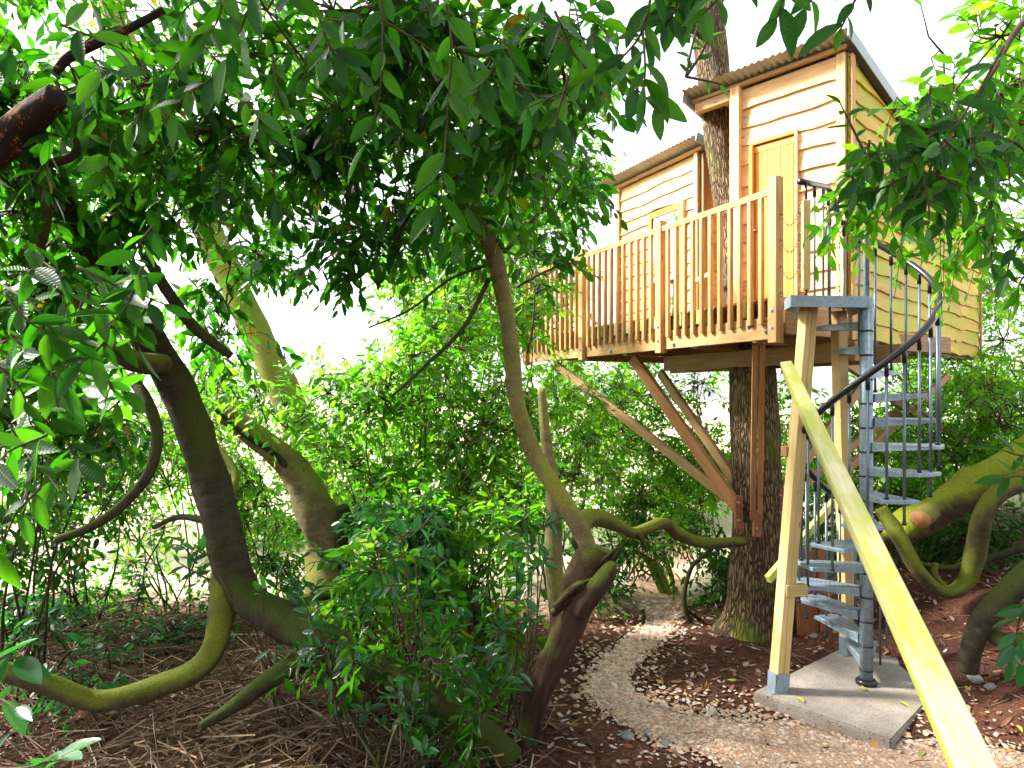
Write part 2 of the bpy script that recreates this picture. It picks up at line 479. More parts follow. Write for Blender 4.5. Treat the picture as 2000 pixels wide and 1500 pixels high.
def mesh_np(name, V, faces_flat, sizes, mats, midx=None, smooth=False, attrs=None):
    me = bpy.data.meshes.new(name)
    V = np.asarray(V, dtype=np.float32).reshape(-1, 3)
    faces_flat = np.asarray(faces_flat, dtype=np.int32).ravel()
    sizes = np.asarray(sizes, dtype=np.int32).ravel()
    me.vertices.add(len(V)); me.vertices.foreach_set('co', V.ravel())
    me.loops.add(len(faces_flat)); me.loops.foreach_set('vertex_index', faces_flat)
    me.polygons.add(len(sizes))
    st = np.zeros(len(sizes), dtype=np.int32); st[1:] = np.cumsum(sizes)[:-1]
    me.polygons.foreach_set('loop_start', st)
    for m in (mats if isinstance(mats, (list, tuple)) else [mats]):
        me.materials.append(m)
    if midx is not None:
        me.polygons.foreach_set('material_index', np.asarray(midx, dtype=np.int32))
    me.polygons.foreach_set('use_smooth', np.full(len(sizes), bool(smooth)))
    if attrs:
        for k, (typ, arr) in attrs.items():
            a = me.attributes.new(k, typ, 'POINT')
            a.data.foreach_set('value' if typ == 'FLOAT' else 'vector', np.asarray(arr, dtype=np.float32).ravel())
    me.update(calc_edges=True)
    return me


_box_cache = {}


def box_mesh(l, w, h, mat, bev=0.004):
    key = (round(l, 4), round(w, 4), round(h, 4), mat.name, bev)
    if key in _box_cache:
        return _box_cache[key]
    bm = bmesh.new()
    bmesh.ops.create_cube(bm, size=1.0, matrix=Matrix.Diagonal((l, w, h, 1)))
    if bev > 0:
        bmesh.ops.bevel(bm, geom=list(bm.edges), offset=min(bev, 0.2 * min(l, w, h)), segments=1, affect='EDGES')
    me = bpy.data.meshes.new('timber')
    bm.to_mesh(me); bm.free()
    me.materials.append(mat)
    _box_cache[key] = me
    return me


def frame(p0, p1, up=(0, 0, 1)):
    p0, p1 = Vector(p0), Vector(p1)
    x = (p1 - p0).normalized()
    u = Vector(up)
    y = u.cross(x)
    if y.length < 1e-5:
        y = Vector((0, 1, 0)).cross(x)
    y.normalize()
    z = x.cross(y)
    m = Matrix.Identity(4)
    for i in range(3):
        m[i][0], m[i][1], m[i][2] = x[i], y[i], z[i]
    m.translation = (p0 + p1) / 2
    return m


def beam(name, p0, p1, w, h, mat, parent=None, up=(0, 0, 1), bev=0.004):
    """a timber from p0 to p1: w across, h along 'up'"""
    L = (Vector(p1) - Vector(p0)).length
    o = bpy.data.objects.new(name, box_mesh(L, w, h, mat, bev))
    return link(o, parent, frame(p0, p1, up))


def catmull(pts, n):
    pts = np.asarray(pts, dtype=float)
    if len(pts) < 3:
        t = np.linspace(0, 1, n)[:, None]
        return pts[0] * (1 - t) + pts[-1] * t
    Q = np.vstack([2 * pts[0] - pts[1], pts, 2 * pts[-1] - pts[-2]])
    out = []
    ts = np.linspace(0, len(pts) - 1 - 1e-6, n)
    for t in ts:
        i = int(t); f = t - i
        a, b, c, d = Q[i], Q[i + 1], Q[i + 2], Q[i + 3]
        out.append(0.5 * ((2 * b) + (-a + c) * f + (2 * a - 5 * b + 4 * c - d) * f * f + (-a + 3 * b - 3 * c + d) * f ** 3))
    return np.array(out)


def tube_arrays(pts, radii, n, sides, lump=0.0, flare=None, seed=0):
    """returns V, quads, (around, along) coordinates"""
    r0 = np.random.default_rng(seed)
    C = catmull(pts, n)
    R = np.interp(np.linspace(0, 1, n), np.linspace(0, 1, len(radii)), radii)
    T = np.gradient(C, axis=0)
    T /= np.linalg.norm(T, axis=1)[:, None] + 1e-9
    ref = np.array([0.0, 1.0, 0.0]) if abs(T[0][1]) < 0.8 else np.array([1.0, 0, 0])
    N = np.zeros_like(C); nprev = np.cross(T[0], ref); nprev /= np.linalg.norm(nprev)
    for i in range(n):
        v = nprev - T[i] * np.dot(nprev, T[i])
        v /= np.linalg.norm(v) + 1e-9
        N[i] = v; nprev = v
    B = np.cross(T, N)
    ang = np.linspace(0, 2 * math.pi, sides, endpoint=False)
    seg = np.concatenate([[0], np.cumsum(np.linalg.norm(np.diff(C, axis=0), axis=1))])
    rr = np.ones((n, sides))
    if lump > 0:
        for k in range(1, 5):
            ph = r0.uniform(0, 6.28, 3); fr = r0.uniform(1.5, 7) * (0.6 + 0.4 * k)
            rr += lump / k ** 0.6 * np.sin(k * ang[None, :] + ph[0] + seg[:, None] * r0.uniform(-1.5, 1.5)) * np.sin(fr * seg[:, None] + ph[1])
    if lump >= .05 and sides >= 14:
        for _ in range(int(seg[-1] * 7)):          # knots and collars of lost twigs
            a0, s0 = r0.uniform(0, 6.28), r0.uniform(0, seg[-1])
            da = np.minimum(np.abs(ang - a0), 2 * math.pi - np.abs(ang - a0))
            wd = r0.uniform(.03, .09)
            rr += r0.uniform(-.10, .20) * np.exp(-(da / .45) ** 2)[None, :] * np.exp(-((seg - s0) / wd) ** 2)[:, None]
    if flare is not None:
        for (amt, length, nb) in flare:
            k = np.exp(-seg / length)[:, None]
            rr += amt * k * (0.55 + 0.45 * np.cos(nb * ang[None, :] + 0.7))
    rad = R[:, None] * rr
    V = C[:, None, :] + rad[..., None] * (np.cos(ang)[None, :, None] * N[:, None, :] + np.sin(ang)[None, :, None] * B[:, None, :])
    V = V.reshape(-1, 3)
    i = np.arange(n - 1)[:, None]; j = np.arange(sides)[None, :]
    a = i * sides + j; b2 = i * sides + (j + 1) % sides
    quads = np.stack([a, b2, b2 + sides, a + sides], axis=-1).reshape(-1, 4)
    mr = float(np.mean(R))
    tc = np.zeros((n, sides, 3))
    tc[..., 0] = np.cos(ang)[None, :] * mr; tc[..., 2] = np.sin(ang)[None, :] * mr; tc[..., 1] = seg[:, None]
    return V, quads, tc.reshape(-1, 3), n, sides


def tube(name, pts, radii, mat, parent=None, n=None, sides=12, lump=0.05, flare=None, cap=True, seed=0, smooth=True, capmat=None):
    n = n or max(6, len(pts) * 6)
    V, q, tc, n, s = tube_arrays(pts, radii, n, sides, lump, flare, seed)
    flat = list(q.ravel()); sizes = [4] * len(q); midx = [0] * len(q)
    if cap:
        flat += list(range(s))[::-1]; sizes.append(s); midx.append(0)
        flat += list(range((n - 1) * s, n * s)); sizes.append(s); midx.append(1 if capmat else 0)
    mats = [mat] + ([capmat] if capmat else [])
    me = mesh_np(name, V, flat, sizes, mats, midx, smooth, {'tube': ('FLOAT_VECTOR', tc)})
    return link(bpy.data.objects.new(name, me), parent)


def lathe_obj(name, prof, mat, parent, mw, sides=20, smooth=True):
    """prof: (radius, height) pairs turned about the local z axis"""
    n = len(prof)
    ang = np.linspace(0, 2 * math.pi, sides, endpoint=False)
    V = np.array([[r * math.cos(t), r * math.sin(t), z] for r, z in prof for t in ang])
    i = np.arange(n - 1)[:, None]; j = np.arange(sides)[None, :]
    a = i * sides + j; b = i * sides + (j + 1) % sides
    q = np.stack([a, b, b + sides, a + sides], -1).reshape(-1, 4)
    flat = list(q.ravel()) + list(range(sides))[::-1] + list(range((n - 1) * sides, n * sides))
    me = mesh_np(name, V, flat, [4] * len(q) + [sides, sides], mat)
    if smooth:
        me.polygons.foreach_set('use_smooth', [True] * len(q) + [False, False])
    return link(bpy.data.objects.new(name, me), parent, mw)


def prism(name, poly, z0, z1, mat, parent=None, mw=None):
    """a flat polygon (counter-clockwise) given thickness"""
    n = len(poly)
    V = [(x, y, z0) for x, y in poly] + [(x, y, z1) for x, y in poly]
    flat = list(range(n))[::-1] + list(range(n, 2 * n)); sizes = [n, n]
    for i in range(n):
        j = (i + 1) % n
        flat += [i, j, j + n, i + n]; sizes.append(4)
    return link(bpy.data.objects.new(name, mesh_np(name, V, flat, sizes, mat)), parent, mw)

# ------------------------------------------------------------------ ground and path
CTRL = np.array([
    (2.4, 5.0, -.13), (2.9, 4.5, -.13), (1.9, 5.6, -.11), (3.3, 6.9, -.05), (3.95, 6.5, -.03), (3.0, 5.8, -.09), (3.6, 5.3, -.08),
    (4.55, 5.9, .32), (4.1, 5.0, .42), (5.2, 6.5, .62), (5.6, 8, .5), (7, 9, .85), (3.9, 4.0, .40), (3.35, 4.4, .02), (6, 5, 1.2), (9, 9, 1.7),
    (2.78, 7.6, -.30), (2.0, 6.8, -.2), (1.3, 5.2, -.12), (.9, 6.5, -.2), (1.5, 8.5, -.4), (2.2, 10, -.5), (2.6, 13, -.7), (4, 9, -.1),
    (-1, 5, -.1), (-3, 5, -.1), (-5, 6, -.1), (-2, 7, -.2), (-4, 9, -.35), (-1, 10, -.5), (-6, 14, -.9), (0, 15, -.9), (4, 14, -.3), (8, 16, .6),
    (0, 0, .9), (1.2, 1.5, .85), (-1.5, 1, .8), (0, 3, .35), (-3, 2, .4), (2, 2.5, .6), (0, 4.3, -.04), (-2, 4, .0), (2, 4.2, -.1),
    (-15, 25, -1.6), (0, 30, -1.8), (15, 25, 0), (0, 60, -2), (-30, 40, -2), (30, 40, 0), (-12, 5, 0), (-10, 12, -.6), (12, 5, 2), (0, -8, 1.6), (-10, -5, 1.0), (10, -5, 2.4)])


def gz_np(x, y, rough=True):
    x = np.asarray(x, float); y = np.asarray(y, float)
    d2 = (x[..., None] - CTRL[:, 0]) ** 2 + (y[..., None] - CTRL[:, 1]) ** 2 + 0.18
    w = d2 ** -1.6
    z = (w * CTRL[:, 2]).sum(-1) / w.sum(-1)
    if rough:
        k = np.clip((np.hypot(x - 2.95, y - 5.7) - 0.9) / 0.8, 0, 1)
        z = z + k * (0.022 * np.sin(3.1 * x + 1.3 * y) * np.sin(2.7 * y - 1.1 * x) + 0.012 * np.sin(7.3 * x - 2 * y) * np.sin(6.1 * y + 1.7 * x))
    return z


def gz(x, y):
    return float(gz_np(np.array([x]), np.array([y]))[0])


def axis_points(lo, hi, c0, c1, fine, coarse_n):
    a = np.arange(c0, c1 + 1e-6, fine)
    l = c0 - np.geomspace(fine, c0 - lo, coarse_n)[::-1]
    r = c1 + np.geomspace(fine, hi - c1, coarse_n)
    return np.concatenate([l, a, r])


gx = axis_points(-250, 250, -7, 8, 0.11, 22)
gy = axis_points(-60, 500, -1, 13, 0.11, 22)
GX, GY = np.meshgrid(gx, gy)
GZ = gz_np(GX, GY)
nx, ny = len(gx), len(gy)
i = np.arange(ny - 1)[:, None]; j = np.arange(nx - 1)[None, :]
a = i * nx + j
q = np.stack([a, a + 1, a + 1 + nx, a + nx], -1).reshape(-1, 4)
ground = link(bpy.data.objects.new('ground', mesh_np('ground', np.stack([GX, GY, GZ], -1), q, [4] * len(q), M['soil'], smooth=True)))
ground['kind'] = 'structure'

PATH = np.array([(3.55, 4.0, .55), (2.75, 4.35, .75), (2.05, 4.75, .7), (1.45, 5.08, .40), (0.98, 5.5, .27), (0.86, 6.0, .20), (1.06, 6.65, .19), (1.5, 7.4, .21), (1.9, 8.4, .27), (2.15, 9.6, .5), (2.5, 11.5, .7), (3.2, 14, .9)])
pc = catmull(PATH, 60)
tang = np.gradient(pc[:, :2], axis=0); tang /= np.linalg.norm(tang, axis=1)[:, None]
norm = np.stack([-tang[:, 1], tang[:, 0]], -1)
rows = []
for s in np.linspace(-1, 1, 13):
    wob = 1 + 0.12 * np.sin(np.arange(60) * 0.9 + s * 2)
    xy = pc[:, :2] + norm * (pc[:, 2] * wob * .78)[:, None] * s
    z = gz_np(xy[:, 0], xy[:, 1]) + 0.012 * (1 - s * s) - 0.004 * (abs(s) > .95) + 0.006
    rows.append(np.column_stack([xy, z]))
rows = np.array(rows)
nr, nc = rows.shape[:2]
i = np.arange(nr - 1)[:, None]; j = np.arange(nc - 1)[None, :]
a = i * nc + j
q = np.stack([a, a + nc, a + 1 + nc, a + 1], -1).reshape(-1, 4)
path = link(bpy.data.objects.new('gravel_path', mesh_np('gravel_path', rows, q, [4] * len(q), M['path'], smooth=True)))
path['kind'] = 'structure'


def pieces(name, pos, size, mat, template_V, template_F, flat=1.0, seed=0, tilt=0.5, aniso=0.35, label=None):
    """many small loose bits in one mesh (nobody could count them)"""
    r0 = np.random.default_rng(seed)
    N = len(pos)
    tv = np.asarray(template_V, float); tf = np.asarray(template_F, int)
    yaw = r0.uniform(0, 6.28, N); tl = r0.normal(0, tilt, (N, 2))
    c, s = np.cos(yaw), np.sin(yaw)
    sc = np.stack([size * r0.uniform(1 - aniso, 1 + aniso, N), size * r0.uniform(1 - aniso, 1 + aniso, N), size * flat * r0.uniform(.7, 1.2, N)], -1)
    v = tv[None] * sc[:, None, :]
    x = v[..., 0] * c[:, None] - v[..., 1] * s[:, None]
    y = v[..., 0] * s[:, None] + v[..., 1] * c[:, None]
    z = v[..., 2] + x * tl[:, :1] + y * tl[:, 1:]
    V = np.stack([x, y, z], -1) + pos[:, None, :]
    Fc = tf[None] + (np.arange(N) * len(tv))[:, None, None]
    rnd = np.repeat(r0.random(N), len(tv))
    me = mesh_np(name, V, Fc, [tf.shape[1]] * (N * len(tf)), mat, attrs={'rnd': ('FLOAT', rnd)})
    o = link(bpy.data.objects.new(name, me))
    o['kind'] = 'stuff'
    if label:
        o['label'] = label
    return o


# pebbles: squashed octagonal lumps
pv = [(0, 0, .55), (1, 0, 0), (.5, .8, .1), (-.5, .9, -.05), (-1, 0, .08), (-.45, -.85, 0), (.55, -.8, -.06), (.6, .1, .4), (-.4, .3, .45), (0, -.5, .42)]
pf = [(0, 7, 8), (0, 8, 9), (0, 9, 7), (7, 1, 2), (7, 2, 8), (8, 2, 3), (8, 3, 4), (8, 4, 9), (9, 4, 5), (9, 5, 6), (9, 6, 7), (7, 6, 1)]
NP = 15000
t = rng.beta(1.0, 1.9, NP) * 52
idx = t.astype(int); fr = t - idx
cxy = pc[idx, :2] * (1 - fr[:, None]) + pc[idx + 1, :2] * fr[:, None]
wd = pc[idx, 2]
s = np.where(rng.random(NP) < .84, np.clip(rng.normal(0, .45, NP), -1.05, 1.05), np.clip(rng.normal(0, 1.1, NP), -2.4, 2.4))
xy = cxy + norm[idx] * (wd * s)[:, None]
dist = xy[:, 1]
size = rng.uniform(.009, .02, NP) * (1 + .6 * (rng.random(NP) < .08)) * np.clip(dist / 5.0, .9, 1.8)
pos = np.column_stack([xy, gz_np(xy[:, 0], xy[:, 1]) + .012])
pieces('gravel', pos, size, M['pebble'], pv, pf, flat=.75, seed=3, tilt=.25, label='pale tan and orange gravel covering the winding path')

# leaf litter over the soil
lv = [(-1, 0, 0), (-.4, .36, .12), (.4, .34, .05), (1, 0, .2), (.4, -.34, .1), (-.4, -.36, 0), (0, 0, -.04)]
lf = [(0, 6, 1), (1, 6, 2), (2, 6, 3), (3, 6, 4), (4, 6, 5), (5, 6, 0)]
NL = 16000
lx = rng.uniform(-6, 8.5, NL); ly = 3.2 + 8.5 * rng.beta(1.1, 1.7, NL)
# on the path only a few
dp = np.min(np.hypot(lx[:, None] - pc[None, ::2, 0], ly[:, None] - pc[None, ::2, 1]) / pc[None, ::2, 2], axis=1)
inside_slab = (np.abs((lx - 3.0) * .72 + (ly - 5.65) * .69) < .95) & (np.abs((lx - 3.0) * -.69 + (ly - 5.65) * .72) < .62)
keep = ((dp > 1.0) | (rng.random(NL) < .06)) & ~inside_slab
lx, ly = lx[keep], ly[keep]
pos = np.column_stack([lx, ly, gz_np(lx, ly) + .012])
pieces('leaf_litter', pos, rng.uniform(.012, .05, len(lx)), M['litter'], lv, lf, flat=.8, seed=4, tilt=.3, label='brown fallen leaves and bark scraps on the woodland floor')

# slabs of dead twigs on the floor at left: bent sticks
def sticks(name, n, xr, yr, lr, rr, seed, mat, label, hgt=.12):
    r0 = np.random.default_rng(seed)
    x = r0.uniform(*xr, n); y = r0.uniform(*yr, n)
    L = r0.uniform(*lr, n); rad = r0.uniform(*rr, n)
    th = r0.uniform(0, 6.28, n); el = r0.normal(0.05, .22, n)
    d = np.stack([np.cos(th) * np.cos(el), np.sin(th) * np.cos(el), np.sin(el)], -1)
    b = np.column_stack([x, y, gz_np(x, y) + r0.uniform(.0, hgt, n)])
    bend = r0.normal(0, .12, (n, 3)) * L[:, None]
    pts = np.stack([b - d * L[:, None] / 2, b + bend, b + d * L[:, None] / 2], 1)
    return thin_tubes(name, pts, np.stack([rad, rad * .8, rad * .35], 1), mat, r0.random(n), label)


def thin_tube_arrays(pts, rad):
    """pts (N,K,3), rad (N,K): three-sided tubes"""
    N, K = pts.shape[:2]
    T = np.gradient(pts, axis=1); T /= np.linalg.norm(T, axis=2, keepdims=True) + 1e-9
    ref = np.where(np.abs(T[..., 2:]) < .9, np.array([0, 0, 1.0]), np.array([1.0, 0, 0]))
    A = np.cross(T, ref); A /= np.linalg.norm(A, axis=2, keepdims=True) + 1e-9
    B = np.cross(T, A)
    ang = np.array([0.5, 2.6, 4.7])
    V = pts[:, :, None, :] + rad[:, :, None, None] * (np.cos(ang)[None, None, :, None] * A[:, :, None, :] + np.sin(ang)[None, None, :, None] * B[:, :, None, :])
    V = V.reshape(-1, 3)
    base = (np.arange(N) * K * 3)[:, None, None]
    k = np.arange(K - 1)[None, :, None] * 3; s = np.arange(3)[None, None, :]
    a = base + k + s; b = base + k + (s + 1) % 3
    q = np.stack([a, b, b + 3, a + 3], -1).reshape(-1, 4)
    return V, q


def thin_tubes(name, pts, rad, mat, rnd, label=None, parent=None):
    V, q = thin_tube_arrays(pts, rad)
    me = mesh_np(name, V, q, [4] * len(q), mat, attrs={'rnd': ('FLOAT', np.repeat(rnd, pts.shape[1] * 3))})
    o = link(bpy.data.objects.new(name, me), parent)
    o['kind'] = 'stuff'
    if label:
        o['label'] = label
    return o


sticks('twigs', 4600, (-6, .2), (3.9, 8.5), (.15, .9), (.0025, .009), 8, M['twig'], 'tangle of dry dead twigs covering the woodland floor', hgt=.16)
sticks('fine_twigs', 500, (1, 7.5), (4.2, 9), (.06, .4), (.002, .005), 9, M['twig'], 'scattered small sticks lying on the soil around the slab', hgt=.02)

# ------------------------------------------------------------------ treehouse: deck and balcony
FL = E + 0.94                       # deck floor
A2 = Vector((2.48, 6.2)); D2 = Vector((0.265, 10.56))
dB = (D2 - A2).normalized()         # along the balcony
nB = Vector((dB.y, -dB.x))          # into the deck
LB = (D2 - A2).length
CC = Vector((3.427, 6.8))           # near corner of the tall cabin
dT = Vector((-0.683, 0.731)).normalized()
pT = Vector((0.731, 0.683)).normalized()
TW, TL = 1.165, 5.27
FT = CC + pT * TL
EE = D2 + nB * 3.3
POLY = [A2, CC, FT, EE, D2]


def v3(p, z):
    return Vector((p[0], p[1], z))


def clip_line(o, d, poly):
    """range of t with o + t d inside the convex polygon (counter-clockwise)"""
    t0, t1 = -1e9, 1e9
    for k in range(len(poly)):
        a, b = poly[k], poly[(k + 1) % len(poly)]
        e = b - a; n = Vector((-e.y, e.x))
        den = n.dot(d); num = n.dot(a - o)
        if abs(den) < 1e-9:
            if num > 0:
                return None
            continue
        t = num / den
        if den > 0:
            t0 = max(t0, t)
        else:
            t1 = min(t1, t)
    return (t0, t1) if t1 - t0 > 0.15 else None


deck = thing('treehouse_deck', 'raised timber deck with diagonal braces, fixed round the big tree trunk', 'deck', v3(A2, FL - .4))
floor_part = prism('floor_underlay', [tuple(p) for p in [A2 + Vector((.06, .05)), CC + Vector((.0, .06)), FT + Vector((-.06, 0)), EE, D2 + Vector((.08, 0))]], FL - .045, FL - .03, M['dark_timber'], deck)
w = 0.06
while w < 7.5:
    r_ = clip_line(A2 + nB * w, dB, POLY)
    if r_:
        o0 = A2 + nB * w
        beam('deck_board', v3(o0 + dB * (r_[0] + .01), FL - .013), v3(o0 + dB * (r_[1] - .01), FL - .013), .138, .026, M['larch'], deck)
    w += .145
for k in range(12):                 # joists across the deck
    o0 = A2 + dB * (.25 + k * .42)
    r_ = clip_line(o0, nB, POLY)
    if r_:
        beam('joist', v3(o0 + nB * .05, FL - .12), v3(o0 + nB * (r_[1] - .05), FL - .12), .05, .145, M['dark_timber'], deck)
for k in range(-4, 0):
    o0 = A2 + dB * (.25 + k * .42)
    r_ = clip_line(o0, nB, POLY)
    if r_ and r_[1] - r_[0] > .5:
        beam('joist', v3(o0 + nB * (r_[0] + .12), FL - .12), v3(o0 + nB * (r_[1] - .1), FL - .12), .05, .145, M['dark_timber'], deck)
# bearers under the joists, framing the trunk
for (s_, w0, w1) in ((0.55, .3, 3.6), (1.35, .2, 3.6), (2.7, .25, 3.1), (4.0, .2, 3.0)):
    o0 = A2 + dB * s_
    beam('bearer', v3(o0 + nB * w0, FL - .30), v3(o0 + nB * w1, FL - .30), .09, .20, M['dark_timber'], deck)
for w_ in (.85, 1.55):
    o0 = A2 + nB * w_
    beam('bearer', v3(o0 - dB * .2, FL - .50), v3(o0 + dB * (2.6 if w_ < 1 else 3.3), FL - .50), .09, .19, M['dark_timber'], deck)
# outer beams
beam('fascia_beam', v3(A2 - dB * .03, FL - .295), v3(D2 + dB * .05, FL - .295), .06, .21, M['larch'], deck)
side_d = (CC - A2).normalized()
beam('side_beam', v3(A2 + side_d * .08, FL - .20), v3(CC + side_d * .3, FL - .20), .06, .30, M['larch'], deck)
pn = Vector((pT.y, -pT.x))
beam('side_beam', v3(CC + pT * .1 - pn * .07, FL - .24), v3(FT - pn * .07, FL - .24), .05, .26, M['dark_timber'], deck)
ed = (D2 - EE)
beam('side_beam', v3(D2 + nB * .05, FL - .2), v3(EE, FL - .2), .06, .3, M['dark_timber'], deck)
# mossy stub ends of the deck bearers behind the balusters
for (s_, hh) in ((.42, .15), (1.02, .15), (1.32, .13), (1.72, .12), (2.02, .13), (2.28, .14), (2.5, .15), (2.85, .13), (3.1, .13), (3.95, .12), (4.45, .12)):
    c = A2 + dB * s_ + nB * .0
    beam('stub_end', v3(c - nB * .045, FL - .09), v3(c + nB * .10, FL - .09), .075, hh, M['beam_green'], deck)

# big tree the deck is built round
TB = P(1476, 1240, 7.6)
tree = thing('oak_tree', 'tall furrowed trunk rising through the deck of the treehouse', 'tree', TB)
tpts = [P(1474, 1262, 7.62), P(1476, 1180, 7.65), P(1477, 1000, 7.7), P(1474, 800, 7.8), P(1462, 640, 7.95), P(1435, 450, 8.15), P(1412, 300, 8.25), P(1394, 150, 8.35), P(1380, 0, 8.45), P(1372, -160, 8.6), P(1375, -420, 8.8)]
trad = [.40, .30, .275, .275, .26, .195, .195, .20, .20, .19, .16]
tube('trunk', tpts, trad, M['bark_tree'], tree, n=110, sides=40, lump=.035, flare=[(.55, .28, 5)], seed=2)
tube('branch', [P(1385, 60, 8.35), P(1345, 40, 8.1), P(1322, -40, 7.9), P(1300, -160, 7.8)], [.12, .09, .08, .06], M['bark_tree'], tree, sides=14, seed=3)
tube('branch', [P(1378, -60, 8.45), P(1440, -170, 8.6), P(1540, -260, 8.9)], [.12, .09, .05], M['bark_tree'], tree, sides=14, seed=4)

# diagonal braces from trunk to deck (parts of the deck)
def brace(p0, p1, w, h, mat='brace'):
    return beam('brace', p0, p1, w, h, M[mat], deck)


brace(P(1085, 712, 9.95), P(1438, 985, 7.62), .055, .115)
brace(P(1237, 700, 8.45), P(1443, 995, 7.5), .09, .125, 'brown_timber')
brace(P(1290, 728, 9.3), P(1447, 955, 7.75), .06, .12)
brace(P(1489, 672, 6.62), P(1484, 1012, 7.36), .055, .09, 'brown_timber')
brace(P(1475, 672, 6.62), P(1470, 1012, 7.36), .055, .09, 'brown_timber')
brace(P(1692, 742, 8.3), P(1517, 972, 7.75), .06, .11)
brace(P(1756, 800, 8.9), P(1519, 985, 7.85), .055, .10)
brace(P(1850, 735, 9.6), P(1640, 930, 8.0), .05, .10)
brace(P(1745, 782, 8.6), P(1935, 885, 9.4), .07, .12, 'brown_timber')
brace(P(1640, 700, 7.3), P(1700, 740, 8.2), .06, .12)
for (px, py, Y) in ((1442, 1000, 7.45), (1478, 1016, 7.33), (1524, 985, 7.55)):   # bolted blocks on the trunk
    b_ = beam('trunk_block', P(px, py - 32, Y), P(px, py + 32, Y), .085, .07, M['bracket'], deck, up=(0, -1, 0))
    for dy in (-18, 16):
        c = P(px, py + dy, Y - .045)
        lathe_obj('bolt', [(.014, 0), (.014, .008), (.006, .012)], M['galv'], b_, Matrix.Translation(c) @ Matrix.Rotation(math.radians(90), 4, 'X'), sides=8)
# bolt discs and square washers on the fascia
for (s_, z_) in ((.12, FL - .32), (.06, FL - .24), (.33, FL - .25), (1.42, FL - .35), (2.62, FL - .36), (4.6, FL - .36)):
    c = A2 + dB * s_ - nB * .036
    mw = Matrix.Translation(v3(c, z_)) @ frame(v3(Vector((0, 0)), 0), v3(-nB, 0)).to_3x3().to_4x4() @ Matrix.Rotation(math.radians(90), 4, 'Y')
    lathe_obj('washer', [(.026, 0), (.026, .006), (.013, .006), (.013, .02)], M['galv'], deck, mw, sides=4 if s_ == .12 else 10, smooth=False)

# balcony railing
rail = thing('balcony_railing', 'timber balcony railing with upright balusters along the front deck edge', 'railing', v3(A2, FL - .3))
bays = [0.0, LB / 3, 2 * LB / 3, LB]
out = -nB
for k, s_ in enumerate(bays):
    c = A2 + dB * s_ + out * .035
    top = FL + (1.10 if k == 0 else 1.07)
    po = beam('post', v3(c, FL - .44), v3(c, top), .10, .10, M['larch'], rail, up=v3(dB, 0))
    for z_ in (FL - .14, FL - .30):
        mw = Matrix.Translation(v3(c + out * .051, z_)) @ frame(v3(Vector((0, 0)), 0), v3(-nB, 0)).to_3x3().to_4x4() @ Matrix.Rotation(math.radians(90), 4, 'Y')
        lathe_obj('coach_bolt', [(.022, 0), (.022, .005), (.011, .005), (.009, .014)], M['galv'], po, mw, sides=8, smooth=False)
    if k == 0:
        for z_ in (FL + .18, FL + .44, FL + .72, FL + .98):
            mw = Matrix.Translation(v3(c + out * .051 + dB * .01, z_)) @ frame(v3(Vector((0, 0)), 0), v3(-nB, 0)).to_3x3().to_4x4() @ Matrix.Rotation(math.radians(90), 4, 'Y')
            lathe_obj('screw_head', [(.007, 0), (.007, .003)], M['galv'], po, mw, sides=6, smooth=False)
for k in range(3):
    s0, s1 = bays[k] + .05, bays[k + 1] - .05
    z_ = FL + .985
    beam('handrail', v3(A2 + dB * s0 + out * .03, z_), v3(A2 + dB * s1 + out * .03, z_), .085, .035, M['larch'], rail)
    beam('handrail_cap', v3(A2 + dB * s0 + out * .055, z_ - .03), v3(A2 + dB * s1 + out * .055, z_ - .03), .03, .03, M['larch'], rail)
    nb_ = 11
    for q_ in range(nb_):
        s_ = s0 + (s1 - s0) * (q_ + .75 + random.uniform(-.04, .04)) / (nb_ + .5)
        c = A2 + dB * s_ + out * .054
        beam('baluster', v3(c, FL - .265 + random.uniform(-.008, .008)), v3(c, z_ - .046), .044, .044, M['larch'], rail, up=v3(dB, 0))


